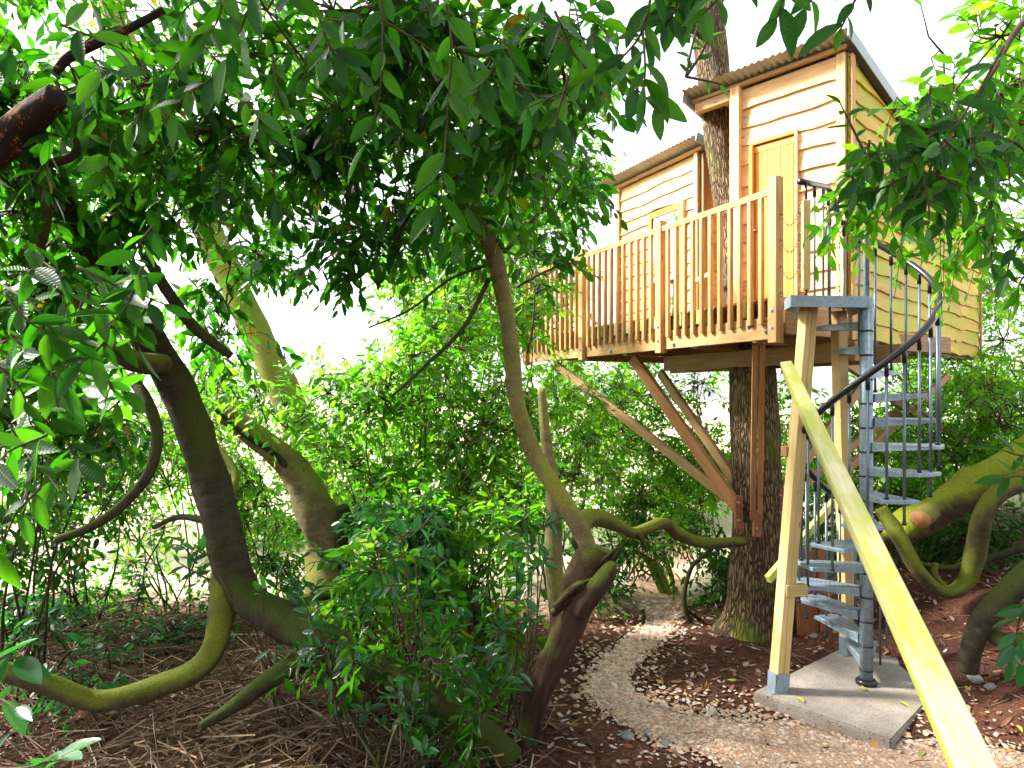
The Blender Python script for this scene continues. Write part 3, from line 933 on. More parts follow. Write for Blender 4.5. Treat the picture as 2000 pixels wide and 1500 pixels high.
# ------------------------------------------------------------------ cabins
def clad_board(s0, s1, zb, zt_func, mat, parent, P0, u, N, seed, wav=.022, name='cladding_board'):
    r0 = np.random.default_rng(seed)
    L = s1 - s0
    n = max(4, min(20, int(L / .18) + 2))
    s = np.linspace(s0, s1, n)
    ph = r0.uniform(0, 6.28, 3)
    bot = zb - wav * (np.sin(s * 4.2 + ph[0]) * .6 + np.sin(s * 9 + ph[1]) * .35 + np.sin(s * 17 + ph[2]) * .2) - .02
    top = np.minimum(np.array([zt_func(v) for v in s]), zb + 10)
    top = np.minimum(top, np.maximum(bot + .005, top))
    ok = top > bot + .012
    if ok.sum() < 2:
        return None
    s, bot, top = s[ok], bot[ok], top[ok]
    n = len(s); mid = (s[0] + s[-1]) / 2; zc = zb
    o = P0 + u * float(mid)
    mw = Matrix(((u.x, N.x, 0, o.x), (u.y, N.y, 0, o.y), (0, 0, 1, zc), (0, 0, 0, 1)))
    x = s - mid
    rows = [np.column_stack([x, np.full(n, .038), bot - zc]), np.column_stack([x, np.full(n, .009), top - zc]), np.column_stack([x, np.full(n, .002), top - zc]), np.column_stack([x, np.full(n, .006), bot - zc])]
    V = np.concatenate(rows)
    flat, sizes = [], []
    for r_ in range(4):
        q_ = (r_ + 1) % 4
        for k in range(n - 1):
            flat += [r_ * n + k, q_ * n + k, q_ * n + k + 1, r_ * n + k + 1]; sizes.append(4)
    flat += [0, 3 * n, 2 * n, n]; sizes.append(4)
    flat += [n - 1, 2 * n - 1, 3 * n - 1, 4 * n - 1]; sizes.append(4)
    # turn faces outwards (u, N, z) is right handed when N = z x u
    me = mesh_np('cladding_board', V, flat, sizes, mat)
    bm = bmesh.new(); bm.from_mesh(me); bmesh.ops.recalc_face_normals(bm, faces=bm.faces); bm.to_mesh(me); bm.free()
    return link(bpy.data.objects.new(name, me), parent, mw)


def wall(name, parent, P0, P1, z0, roof, mat, expo, seed, opening=None, panel_mat=None, joint=None):
    """cladding on a wall from P0 to P1 with the outside on the left of travel; roof(s) = top height"""
    u = (P1 - P0).normalized(); N = Vector((-u.y, u.x)); L = (P1 - P0).length
    # sheathing behind the boards
    segs = [(0, L, z0, None)]
    if opening:
        a_, b_, zo = opening
        segs = [(0, a_, z0, None), (b_, L, z0, None), (a_, b_, zo, None)]
    V, flat, sizes = [], [], []
    for (a_, b_, zz, _) in segs:
        k = len(V)
        for off in (0.0, -.03):
            for (s_, z_) in ((a_, zz), (b_, zz), (b_, roof(b_)), (a_, roof(a_))):
                p = P0 + u * s_ + N * off
                V.append((p.x, p.y, z_))
        for f_ in ((0, 1, 2, 3), (7, 6, 5, 4), (0, 4, 5, 1), (1, 5, 6, 2), (2, 6, 7, 3), (3, 7, 4, 0)):
            flat += [k + i_ for i_ in f_]; sizes.append(4)
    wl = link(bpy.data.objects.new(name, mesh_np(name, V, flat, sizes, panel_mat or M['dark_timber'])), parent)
    z = z0 + .02
    zmax = max(roof(0), roof(L))
    k = 0
    while z < zmax - .02:
        zt = z + expo * random.uniform(.95, 1.05)
        ft = lambda s_, zt=zt: min(zt + .02, roof(s_) - .005)
        rng_ = [(0.0, L)]
        if opening and z < opening[2] - .05:
            rng_ = [(0.0, opening[0] - .0), (opening[1], L)]
        for (a_, b_) in rng_:
            if b_ - a_ < .03:
                continue
            cuts = [a_, b_]
            if joint and a_ < joint < b_:
                cuts = [a_, joint + random.uniform(-.25, .25) * (k % 2), b_]
            for c0, c1 in zip(cuts[:-1], cuts[1:]):
                clad_board(c0 + .002, c1 - .002, z, ft, mat, wl, P0, u, N, seed * 100 + k * 7 + int(c0 * 10))
        z = zt; k += 1
    return wl


def corrugated(name, parent, o, ux, uy, W, L, period=.078, amp=.011, mat=None):
    """sheet with ridges running along uy, W across along ux"""
    n = int(W / period * 6)
    xs = np.linspace(0, W, n)
    h = amp * np.sin(xs / period * 2 * math.pi)
    nz = Vector(ux).cross(Vector(uy)).normalized()
    V = []
    for y in np.linspace(0, L, 3):
        for x, hh in zip(xs, h):
            p = Vector(o) + Vector(ux) * x + Vector(uy) * float(y) + nz * float(hh)
            V.append(tuple(p))
    i = np.arange(2)[:, None]; j = np.arange(n - 1)[None, :]
    a = i * n + j
    q = np.stack([a, a + 1, a + 1 + n, a + n], -1).reshape(-1, 4)
    return link(bpy.data.objects.new(name, mesh_np(name, V, q, [4] * len(q), mat or M['roof'], smooth=True)), parent)


# ---- tall cabin at the stair head
LP = CC + dT * TW
tall = thing('tall_cabin', 'tall narrow timber cabin with plank door at the head of the spiral stair', 'cabin', v3(CC, FL))
ZF = E + 3.52                       # wall top at the front
ZB = E + 2.52                       # wall top at the far end
DOOR = (.490, 1.035, FL + 1.93)


def tz(s):
    return ZF + (ZB - ZF) * s / TL


fw = wall('front_wall', tall, CC, LP, FL - .02, lambda s: ZF, M['larch_clad'], .215, 3, opening=DOOR)
wall('side_wall', tall, FT, CC, FL - .34, lambda s: tz(TL - s), M['larch_green'], .192, 4, joint=1.2)
wall('left_wall', tall, LP, LP + pT * TL, FL - .02, lambda s: tz(s), M['larch_clad'], .215, 5)
wall('rear_wall', tall, LP + pT * TL, FT, FL - .3, lambda s: ZB, M['larch_clad'], .215, 6)
N1 = -pT
N2 = Vector((pT.y, -pT.x))
# corner boards
beam('corner_board', v3(CC + N1 * .045 + dT * .045, FL - .1), v3(CC + N1 * .045 + dT * .045, ZF - .01), .09, .026, M['larch_clad'], tall, up=v3(-N1, 0))
beam('corner_board', v3(CC + N2 * .047 + pT * .02, FL - .36), v3(CC + N2 * .047 + pT * .02, ZF - .03), .08, .024, M['larch'], tall, up=v3(-N2, 0))
beam('corner_board', v3(FT + N2 * .045 - pT * .03, FL - .36), v3(FT + N2 * .045 - pT * .03, ZB - .02), .06, .024, M['brown_timber'], tall, up=v3(-N2, 0))
beam('corner_post', v3(LP + N1 * .05 + dT * .03, FL - .05), v3(LP + N1 * .05 + dT * .03, ZF + .02), .115, .10, M['larch_clad'], tall, up=v3(N1, 0))
# the door and its frame
o0 = CC + N1 * .01
door = beam('door', v3(o0 + dT * (DOOR[0] + DOOR[1]) / 2 - N1 * .02, FL + .01), v3(o0 + dT * (DOOR[0] + DOOR[1]) / 2 - N1 * .02, DOOR[2] - .06), .50, .03, M['door'], tall, up=v3(N1, 0))
npl = 6
for k in range(npl):
    s_ = DOOR[0] + .055 + (DOOR[1] - DOOR[0] - .11) * (k + .5) / npl
    c = o0 + dT * s_ + N1 * .002
    beam('door_plank', v3(c, FL + .03), v3(c, DOOR[2] - .13), (DOOR[1] - DOOR[0] - .11) / npl - .004, .014, M['door'], door, up=v3(N1, 0))
c0_, c1_ = o0 + dT * (DOOR[0] + .03) + N1 * .006, o0 + dT * (DOOR[1] - .03) + N1 * .006
beam('door_rail', v3(c0_, DOOR[2] - .09), v3(c1_, DOOR[2] - .09), .014, .075, M['door'], door)
c = o0 + dT * (DOOR[1] - .02) + N1 * .02
beam('door_frame', v3(c, FL), v3(c, DOOR[2] - .04), .045, .07, M['frame'], tall, up=v3(N1, 0))
c = o0 + dT * (DOOR[0] + .012) + N1 * .022
beam('door_frame', v3(c, FL), v3(c, DOOR[2] - .04), .03, .06, M['larch_clad'], tall, up=v3(N1, 0))
beam('door_head', v3(o0 + dT * DOOR[0] + N1 * .012, DOOR[2] - .02), v3(o0 + dT * DOOR[1] + N1 * .012, DOOR[2] - .02), .05, .04, M['frame'], tall)
c = o0 + dT * (DOOR[1] - .075) + N1 * .03
beam('door_latch', v3(c, FL + .93), v3(c + dT * .02, FL + .93), .05, .018, M['larch'], door)
# roof
sl = math.atan2(ZF - ZB, TL)
uyr = Vector((pT.x * math.cos(sl), pT.y * math.cos(sl), -math.sin(sl)))
OVF, OVL, OVR = .26, .62, .09
ro = v3(CC - pT * OVF + N2 * OVR, ZF + .075 + OVF * math.tan(sl))
rf = thing_roof = corrugated('roof', tall, ro, v3(dT, 0), uyr, TW + OVL + OVR, TL + OVF + .1)
fl0 = v3(CC - pT * OVF + N2 * (OVR + .012), ZF + .045 + OVF * math.tan(sl))
beam('roof_flashing', fl0, fl0 + uyr * (TL + OVF + .1), .012, .13, M['flash'], tall)
lo0 = v3(CC - pT * (OVF - .02) + dT * (TW + OVL - .0), ZF + .02 + OVF * math.tan(sl))
beam('roof_flashing', lo0, lo0 + uyr * (TL + OVF), .02, .13, M['flash'], tall)
beam('roof_batten', v3(CC + N1 * .06 - dT * .02, ZF + .035), v3(CC + N1 * .06 + dT * (TW + OVL - .03), ZF + .035), .05, .045, M['larch'], tall)
beam('roof_batten', v3(CC + N1 * .05 + dT * (TW + .1), ZF - .06), v3(CC + N1 * .05 + dT * (TW + OVL - .08), ZF - .06), .09, .11, M['larch'], tall)
for k in range(1, 5):
    c = CC + pT * (k * 1.1) + dT * (TW + .03)
    beam('roof_batten', v3(c, tz(k * 1.1) - .01), v3(c + dT * (OVL - .08), tz(k * 1.1) - .01), .06, .09, M['larch'], tall)
# hooks and spare chain ends on the corner board
for z_ in (FL + .18, FL + .40, FL + .62):
    c = v3(CC + N1 * .075 + dT * .045, z_)
    V_, q_, tc_, n_, s__ = tube_arrays([c, c + v3(N1 * .02, .012), c + v3(N1 * .024, -.012), c + v3(N1 * .012, -.05), c + v3(N1 * .02, -.09)], [.005] * 5, 14, 5)
    link(bpy.data.objects.new('chain_hook', mesh_np('chain_hook', V_, q_, [4] * len(q_), M['black'])), tall)

# ---- small cabin at the back of the deck
HB = A2 + nB * 1.2
HS0, HS1 = 2.07 * 1.1216, 3.66 * 1.1216
HC = HB + dB * HS0                 # front corner nearest the stair
HL = HB + dB * HS1
HW = HS1 - HS0; HD = 1.8
HZF, HZB = E + 3.24, E + 2.75
small = thing('small_cabin', 'small timber cabin with glazed door behind the balcony', 'cabin', v3(HC, FL))


def hz(s):
    return HZF + (HZB - HZF) * s / HD


HDOOR = (.30, 1.0, FL + 1.72)
wall('front_wall', small, HC, HL, FL - .0, lambda s: HZF, M['larch_clad'], .175, 13, opening=HDOOR)
wall('side_wall', small, HC + nB * HD, HC, FL - .0, lambda s: hz(HD - s), M['larch_clad'], .18, 14)
wall('left_wall', small, HL, HL + nB * HD, FL - .0, lambda s: hz(s), M['larch_clad'], .18, 15)
wall('rear_wall', small, HL + nB * HD, HC + nB * HD, FL - .0, lambda s: HZB, M['larch_clad'], .18, 16)
beam('corner_board', v3(HC - nB * .05 + dB * .03, FL), v3(HC - nB * .05 + dB * .03, HZF), .07, .03, M['larch_clad'], small, up=v3(-nB, 0))
beam('corner_board', v3(HC - dB * .048 + nB * .045, FL), v3(HC - dB * .048 + nB * .045, HZF - .03), .12, .03, M['larch'], small, up=v3(dB, 0))
beam('corner_board', v3(HL - nB * .05 - dB * .02, FL), v3(HL - nB * .05 - dB * .02, HZF), .06, .03, M['larch_clad'], small, up=v3(-nB, 0))
c = HC - nB * .04
gd = beam('glazed_door', v3(c + dB * (HDOOR[0] + HDOOR[1]) / 2, FL + .05), v3(c + dB * (HDOOR[0] + HDOOR[1]) / 2, HDOOR[2] - .09), .58, .008, M['glass'], small, up=v3(-nB, 0), bev=0)
for s_ in (HDOOR[0] + .03, HDOOR[1] - .03):
    beam('door_frame', v3(c + dB * s_, FL), v3(c + dB * s_, HDOOR[2]), .06, .05, M['frame'], small, up=v3(-nB, 0))
beam('door_head', v3(c + dB * (HDOOR[0] + .0), HDOOR[2] - .045), v3(c + dB * HDOOR[1], HDOOR[2] - .045), .046, .09, M['frame'], small)
beam('door_rail', v3(c + dB * (HDOOR[0] + .06), FL + .06), v3(c + dB * (HDOOR[1] - .06), FL + .06), .04, .12, M['frame'], small)
beam('door_trim', v3(c - nB * .01 + dB * (HDOOR[0] - .02), FL), v3(c - nB * .01 + dB * (HDOOR[0] - .02), HDOOR[2] + .02), .03, .06, M['larch_clad'], small, up=v3(-nB, 0))
sl2 = math.atan2(HZF - HZB, HD)
uyh = Vector((nB.x * math.cos(sl2), nB.y * math.cos(sl2), -math.sin(sl2)))
ro = v3(HC - nB * .25 - dB * .18, HZF + .06 + .25 * math.tan(sl2))
corrugated('roof', small, ro, v3(dB, 0), uyh, HW + .40, HD + .5)
fl0 = v3(HC - nB * .25 - dB * .19, HZF + .035 + .25 * math.tan(sl2))
beam('roof_flashing', fl0, fl0 + uyh * (HD + .5), .012, .12, M['flash'], small)
beam('roof_batten', v3(HC - nB * .06 - dB * .1, HZF + .02), v3(HC - nB * .06 + dB * (HW + .15), HZF + .02), .045, .045, M['larch'], small)

# a low bench rail seen between the cabins
bench = thing('deck_gate', 'low pale timber gate between the two cabins, behind the balusters', 'gate', v3(HC - dB * .35 - nB * .25, FL))
g0 = HC - dB * .78 - nB * .55
g1 = HC - dB * .20 - nB * .30
beam('top_rail', v3(g0, FL + .52), v3(g1, FL + .52), .05, .05, M['larch_clad'], bench)
for f_ in (0.06, .5, .94):
    p = g0 + (g1 - g0) * f_
    beam('upright', v3(p, FL + .0), v3(p, FL + .495), .04, .04, M['larch_clad'], bench)

# ------------------------------------------------------------------ slab, posts, stair
slabv = [(2.02, 5.58), (2.73, 4.79), (4.0, 6.0), (3.3, 6.6)]
cxs = sum(p[0] for p in slabv) / 4; cys = sum(p[1] for p in slabv) / 4
bm = bmesh.new()
vs = [bm.verts.new((x - cxs, y - cys, -.16)) for x, y in slabv]
f_ = bm.faces.new(vs)
r_ = bmesh.ops.extrude_face_region(bm, geom=[f_])
for v in r_['geom']:
    if isinstance(v, bmesh.types.BMVert):
        v.co.z = 0
bmesh.ops.recalc_face_normals(bm, faces=bm.faces)
bmesh.ops.bevel(bm, geom=list(bm.edges), offset=.012, segments=2, affect='EDGES')
me = bpy.data.meshes.new('concrete_slab'); bm.to_mesh(me); bm.free(); me.materials.append(M['concrete'])
slab = link(bpy.data.objects.new('concrete_slab', me), None, Matrix.Translation((cxs, cys, 0)))
tag(slab, 'stained concrete slab under the foot of the spiral stair', 'slab')


def support_post(label, b0, t0, w, planks):
    th = thing('support_post', label, 'post', b0, 'posts holding up the stair landing')
    d = (t0 - b0).normalized()
    side = Vector((1, .25, 0)).normalized()
    for k in range(planks):
        off = side * (w / planks) * (k - (planks - 1) / 2)
        beam('plank', b0 + off + d * .02, t0 + off, w * 1.0, w / planks - .002, M['post'], th, up=side)
    for sgn in (-1, 1):
        c = b0 + Vector((0, 0, .075)) + side * sgn * (w / 2 + .004)
        beam('shoe_plate', c - Vector((0, 0, .072)), c + d * .085, w * .95, .005, M['galv'], th, up=side, bev=0)
    fr_ = side.cross(Vector((0, 0, 1)))
    c = b0 + fr_ * (w / 2 + .004)
    if fr_.y > 0:
        c = b0 - fr_ * (w / 2 + .004)
    beam('shoe_plate', c + Vector((0, 0, .003)), c + d * .16, w * 1.02, .005, M['galv'], th, up=fr_, bev=0)
    beam('shoe_base', b0 - side * w * .8 + Vector((0, 0, .003)), b0 + side * w * .8 + Vector((0, 0, .003)), w * 1.1, .006, M['galv'], th, bev=0)
    return th


b1 = Vector((2.236, 5.60, .0)); t1 = Vector((2.62, 5.88, E + .80))
sp1 = support_post('leaning double-plank post with steel shoe on the slab corner near the path', b1, t1, .115, 2)
b2 = Vector((3.23, 6.40, .0)); t2 = Vector((3.05, 6.22, E + .80))
sp2 = support_post('upright post behind the spiral stair with steel shoe at the slab back', b2, t2, .105, 1)
pm = b1 + (t1 - b1) * .255
jb = beam('cross_block', pm + Vector((-.03, -.05, .0)), pm + Vector((.16, -.02, .0)), .06, .10, M['post'], sp1)
lathe_obj('steel_cup', [(.03, 0), (.03, .02), (.012, .022), (.012, .09)], M['galv'], sp1, Matrix.Translation(pm + Vector((.16, -.02, 0))) @ Matrix.Rotation(math.radians(90), 4, 'Y'), sides=14)
pm2 = b1 + (t1 - b1) * .60
beam('cross_block', pm2 + Vector((-.09, .06, .03)), pm2 + Vector((.05, .10, .03)), .08, .09, M['brown_timber'], sp1)

brace1 = thing('diagonal_strut', 'thin yellow-green strut crossing behind the leaning post', 'strut', P(1500, 1132, 6.0))
beam('strut', P(1500, 1132, 6.0), P(1642, 965, 6.6), .05, .075, M['beam_green'], brace1)

# long raking beam in front of the stair
bb0, bb1 = P(1536, 716, 5.42), P(1898, 1497, 1.72)
bd = (bb1 - bb0).normalized()
bb1 = bb1 + bd * .75
rk = thing('raking_beam', 'long pale algae-stained beam slanting down across the spiral stair', 'beam', bb1)
upb = Vector((-.14, 0, 1))
sideb = upb.cross(bd).normalized()
topb = bd.cross(sideb).normalized()
beam('plank', bb0 + topb * .0235, bb1 + topb * .0235, .088, .046, M['beam_green'], rk, up=topb, bev=.005)
beam('plank', bb0 - topb * .0235, bb1 - topb * .0235, .086, .046, M['beam_green'], rk, up=topb, bev=.005)
lathe_obj('bolt_head', [(.018, 0), (.018, .006), (.01, .014)], M['galv'], rk, Matrix.Translation(bb0 + bd * .12 + sideb * (.044 if sideb.x < 0 else -.044)) @ frame((0, 0, 0), sideb * (1 if sideb.x < 0 else -1)).to_3x3().to_4x4() @ Matrix.Rotation(math.radians(90), 4, 'Y'), sides=8)

# spiral stair
SP = Vector((3.05, 5.73)); HT = E + .86; NR = 16; RISE = HT / NR; RO = .565
stair = thing('spiral_staircase', 'galvanised steel spiral staircase with black handrail on the slab', 'staircase', v3(SP, 0))
T0 = Matrix.Translation(v3(SP, 0))
lathe_obj('base_plate', [(.085, 0), (.085, .03), (.07, .042), (.05, .045)], M['black'], stair, T0, sides=28)
lathe_obj('pole', [(.052, .04), (.052, HT - .002)], M['galv'], stair, T0, sides=28)
lathe_obj('upper_pole', [(.024, HT + .003), (.024, HT + 1.0), (.02, HT + 1.01)], M['galv'], stair, T0, sides=16)


def th_k(k):
    return math.radians(90 - 28.5 * (k - 1.6))


# one tread: wedge with folded edges, holes and ferrules
def tread_mesh():
    ha = math.radians(15.5)
    out_a = np.linspace(-ha, ha, 5)
    poly = [(.052, -.045)] + [(RO * math.cos(t_), RO * math.sin(t_)) for t_ in out_a] + [(.052, .045)]
    n = len(poly)
    V = [(x, y, 0) for x, y in poly] + [(x, y, -(.085 - .055 * min(1, math.hypot(x, y) / RO))) for x, y in poly]
    flat = list(range(n)) + list(range(n, 2 * n))[::-1]; sizes = [n, n]
    for k in range(n):
        j = (k + 1) % n
        flat += [k, k + n, j + n, j]; sizes.append(4)
    me = mesh_np('tread', V, flat, sizes, M['galv'])
    bm = bmesh.new(); bm.from_mesh(me)
    bmesh.ops.recalc_face_normals(bm, faces=bm.faces)
    bmesh.ops.bevel(bm, geom=[e for e in bm.edges if all(v.co.z > -.001 for v in e.verts)], offset=.006, segments=1, affect='EDGES')
    bm.to_mesh(me); bm.free()
    return me


def hole_mesh():
    V, flat, sizes = [], [], []
    for sgn in (-1, 0, 1):
        for k in range(11):
            r_ = .14 + k * .036
            for dd in (-.012, .012):
                an = sgn * math.radians(9.8)
                x = r_ * math.cos(an) - dd * math.sin(an); y = r_ * math.sin(an) + dd * math.cos(an)
                if sgn == 0 and k < 4:
                    continue
                b0 = len(V)
                for m_ in range(6):
                    V.append((x + .0058 * math.cos(m_ * 1.047), y + .0058 * math.sin(m_ * 1.047), .0012))
                flat += list(range(b0, b0 + 6)); sizes.append(6)
    return mesh_np('perforation', V, flat, sizes, M['hole'])


TM, HM = tread_mesh(), hole_mesh()
SM = box_mesh(.26, .005, .006, M['flash'], 0)
for k in range(1, NR):
    z_ = HT - RISE * k
    mw = Matrix.Translation(v3(SP, z_)) @ Matrix.Rotation(th_k(k), 4, 'Z')
    tr = link(bpy.data.objects.new('tread', TM), stair, mw)
    hp = link(bpy.data.objects.new('perforation', HM), tr, mw); hp['kind'] = 'stuff'
    for sgn in (-1, 1):
        link(bpy.data.objects.new('edge_rib', SM), tr, mw @ Matrix.Rotation(sgn * math.radians(12.5), 4, 'Z') @ Matrix.Translation((.34, sgn * .034, -.012)))
    lathe_obj('collar_ring', [(.0535, -.006), (.0565, -.004), (.0565, .008), (.0535, .010)], M['black'], stair, Matrix.Translation(v3(SP, z_ - .088)), sides=28)
RAIL_H = 1.16
RR = RO - .035
BAR = {}


def baluster(p, z0, z1, name='baluster'):
    h = z1 - z0
    pr = [(.0112, 0), (.0112, h - .10)]
    o_ = lathe_obj(name, pr, M['rail_bar'], stair, Matrix.Translation(Vector((p[0], p[1], z0))), sides=8)
    lathe_obj('sleeve', [(.017, h - .11), (.017, h - .03), (.012, h - .004)], M['black'], o_, Matrix.Translation(Vector((p[0], p[1], z0))), sides=8)
    lathe_obj('ferrule', [(.018, 0), (.017, .02), (.0115, .026)], M['black'], o_, Matrix.Translation(Vector((p[0], p[1], z0))), sides=8)


def rail_z(k):
    return HT - RISE * k + RAIL_H


for k in range(1, NR):
    for f_, low in ((.36, .0), (-.14, -RISE * .0)):
        kk = k + f_
        if kk < 1.1:
            continue
        t_ = th_k(kk)
        z0 = HT - RISE * k + .002 - (RISE * .96 if f_ < 0 and k < NR - 1 else 0)
        baluster((SP.x + RR * math.cos(t_), SP.y + RR * math.sin(t_)), z0, rail_z(kk) - .012)
kk = np.linspace(NR - .3, 1.7, 90)
hp_ = [(SP.x + RR * math.cos(th_k(v)), SP.y + RR * math.sin(th_k(v)), rail_z(v)) for v in kk]
NW = Vector((2.535, 5.74))
hp_ += [(3.03, 6.275, HT + 1.02), (2.93, 6.20, HT + 1.09), (2.78, 6.02, HT + 1.05), (NW.x - .07, NW.y - .04, HT + .985)]
V_, q_, tc_, n_, s__ = tube_arrays(hp_, [.028] * 3, 200, 10)
flat = list(q_.ravel()) + list(range(s__))[::-1] + list(range((n_ - 1) * s__, n_ * s__))
link(bpy.data.objects.new('handrail', mesh_np('handrail', V_, flat, [4] * len(q_) + [s__, s__], M['black'], smooth=True)), stair)
# landing plate
lp_ = [(SP.x + .01, SP.y - .05), (SP.x + .055, SP.y + .03), (3.22, 6.42), (2.62, 6.10), (2.40, 5.86), (2.355, 5.62)]
lpz = Vector((0, 0, 0))
landing = prism('landing', lp_[::1], HT - .012, HT, M['galv'], stair)
for a_, b_ in (((SP.x + .0, SP.y - .055), (2.357, 5.622)), ((2.357, 5.622), (2.40, 5.86)), ((2.40, 5.86), (2.62, 6.10)), ((3.22, 6.42), (SP.x + .055, SP.y + .02))):
    beam('landing_edge', Vector((a_[0], a_[1], HT - .055)), Vector((b_[0], b_[1], HT - .055)), .008, .088, M['galv'], stair, bev=0)
for (x, y) in ((2.70, 5.94), (2.83, 6.05), (2.95, 6.205)):
    baluster((x, y), HT + .002, HT + 1.035)
newel = beam('newel_post', v3(NW, HT + .06), v3(NW, HT + .83), .062, .075, M['post'], stair, up=(0.2, 1, 0))
lathe_obj('newel_pin', [(.014, 0), (.014, .065)], M['black'], stair, Matrix.Translation(v3(NW, HT)), sides=10)
lathe_obj('newel_pin', [(.012, 0), (.012, .16)], M['black'], stair, Matrix.Translation(v3(NW, HT + .83)), sides=10)
# bottom end of the rail: small hooped guard bar
q0 = th_k(NR - .4)
gp = Vector((SP.x + RR * math.cos(q0) + .03, SP.y + RR * math.sin(q0), 0))
tube('guard_hoop', [gp + Vector((0, 0, .52)), gp + Vector((.03, 0, .53)), gp + Vector((.045, 0, .50)), gp + Vector((.045, 0, .15))], [.009] * 4, M['rail_bar'], stair, n=18, sides=8, lump=0)
lathe_obj('end_baluster', [(.0095, .0), (.0095, rail_z(NR - .3) - .02)], M['rail_bar'], stair, Matrix.Translation((SP.x + RR * math.cos(th_k(NR - .35)), SP.y + RR * math.sin(th_k(NR - .35)), .0)), sides=8)

# chains closing the gap at the stair head
def chain(label, z0):
    a_ = v3(A2 + out * .03 - dB * .06, z0); b_ = v3(NW - Vector((.03, -.02)), z0 - .01)
    N_ = 15
    V, flat, sizes = [], [], []
    ring = [(math.cos(t_) * .5, math.sin(t_) * .28) for t_ in np.linspace(0, 2 * math.pi, 10, endpoint=False)]
    pts = [a_.lerp(b_, t_) + Vector((0, 0, -.14 * 4 * t_ * (1 - t_))) for t_ in np.linspace(0, 1, N_ + 1)]
    for k in range(N_):
        p, q2 = pts[k], pts[k + 1]
        d_ = (q2 - p); L_ = d_.length * 1.35; d_.normalize()
        s_ = d_.cross(Vector((0, 0, 1))).normalized()
        if k % 2:
            s_ = d_.cross(s_)
        o_ = d_.cross(s_)
        m_ = (p + q2) / 2
        C_ = [m_ + d_ * x * L_ + s_ * y * L_ for x, y in ring]
        b0 = len(V)
        for i_, c_ in enumerate(C_):
            rad = (c_ - m_).normalized()
            for t_ in (0, 2.09, 4.19):
                V.append(tuple(c_ + rad * .003 * math.cos(t_) + o_ * .003 * math.sin(t_)))
        for i_ in range(10):
            j_ = (i_ + 1) % 10
            for t_ in range(3):
                u_ = (t_ + 1) % 3
                flat += [b0 + i_ * 3 + t_, b0 + j_ * 3 + t_, b0 + j_ * 3 + u_, b0 + i_ * 3 + u_]; sizes.append(4)
    o_ = link(bpy.data.objects.new('chain', mesh_np('chain', V, flat, sizes, M['bracket'])))
    tag(o_, label, 'chain', 'chains across the stair head')
    return o_


for z_, lb in ((.74, 'topmost rusty chain sagging between balcony post and stair newel'), (.50, 'second chain from the top between balcony post and stair newel'), (.26, 'third chain from the top between balcony post and stair newel'), (.02, 'lowest rusty chain between balcony post and stair newel')):
    chain(lb, FL + z_)

# boards leaning behind the trunk
for (x0, y0, x1, w_, Y, mt, lb) in ((1578, 1213, 1574, .24, 7.25, 'red_board', 'wide orange-brown board standing on end beside the tree trunk'),
                                   (1612, 1200, 1606, .10, 7.2, 'red_board', 'narrow dark red board standing behind the stair'),
                                   (1632, 1195, 1610, .04, 7.1, 'larch', 'thin pale batten leaning behind the stair')):
    b_ = P(x0, y0, Y); b_.z = gz(b_.x, b_.y) - .02
    t_ = P(x1, 1075 if w_ > .05 else 1130, Y + .12)
    o_ = beam('leaning_board', b_, t_, .03, w_, M[mt], None, up=(1, .1, 0))
    tag(o_, lb, 'board')

# ------------------------------------------------------------------ foliage machinery
def leaf_template(stations, prof, cols=2):
    """blade along x (0..1), half width along y (-1..1); rows of left, midrib, right"""
    V, Fc = [], []
    V.append((0, 0))
    for u_ in stations:
        V += [(u_, -1), (u_, 0), (u_, 1)]
    V.append((1, 0))
    n = len(stations)
    tip = 1 + 3 * n
    Fc += [(0, 2, 1), (0, 3, 2)]
    for k in range(n - 1):
        a = 1 + 3 * k; b = a + 3
        Fc += [(a, a + 1, b + 1), (a, b + 1, b), (a + 1, a + 2, b + 2), (a + 1, b + 2, b + 1)]
    a = 1 + 3 * (n - 1)
    Fc += [(a, a + 1, tip), (a + 1, a + 2, tip)]
    V = np.array(V, float)
    return V, np.array(Fc, int), np.array([prof(v) for v in V[:, 0]])


def prof(u_):
    return max(0.0, math.sin(math.pi * min(1, max(0, u_)) ** 0.9)) ** 0.8


TPL_NEAR = leaf_template([.08, .25, .45, .65, .85, .95], prof)
TPL_MID = leaf_template([.22, .6, .88], prof)
TPL_FAR = leaf_template([.45], prof)


def unit(v):
    return v / (np.linalg.norm(v, axis=-1, keepdims=True) + 1e-9)


def leaf_verts(tpl, base, d, nrm, L, W, r0):
    tv, tf, pw = tpl
    d = unit(d); side = unit(np.cross(nrm, d)); nrm = np.cross(d, side)
    N = len(base)
    u_ = tv[:, 0][None, :, None]; v_ = (tv[:, 1] * pw)[None, :, None]
    curl = r0.uniform(.0, .3, N)[:, None, None]
    fold = r0.uniform(.1, .55, N)[:, None, None]
    Lw = L[:, None, None]; Ww = W[:, None, None] * .5
    V = base[:, None, :] + d[:, None, :] * Lw * u_ * (1 - .12 * curl * u_) + side[:, None, :] * Ww * v_ + nrm[:, None, :] * (np.abs(v_) * Ww * fold - curl * Lw * u_ * u_ * .6)
    Fc = tf[None] + (np.arange(N) * len(tv))[:, None, None]
    bl = np.zeros((N, len(tv), 3)); bl[..., 0] = tv[:, 1]; bl[..., 1] = tv[:, 0]
    return V.reshape(-1, 3), Fc.reshape(-1, 3), bl.reshape(-1, 3), len(tv)


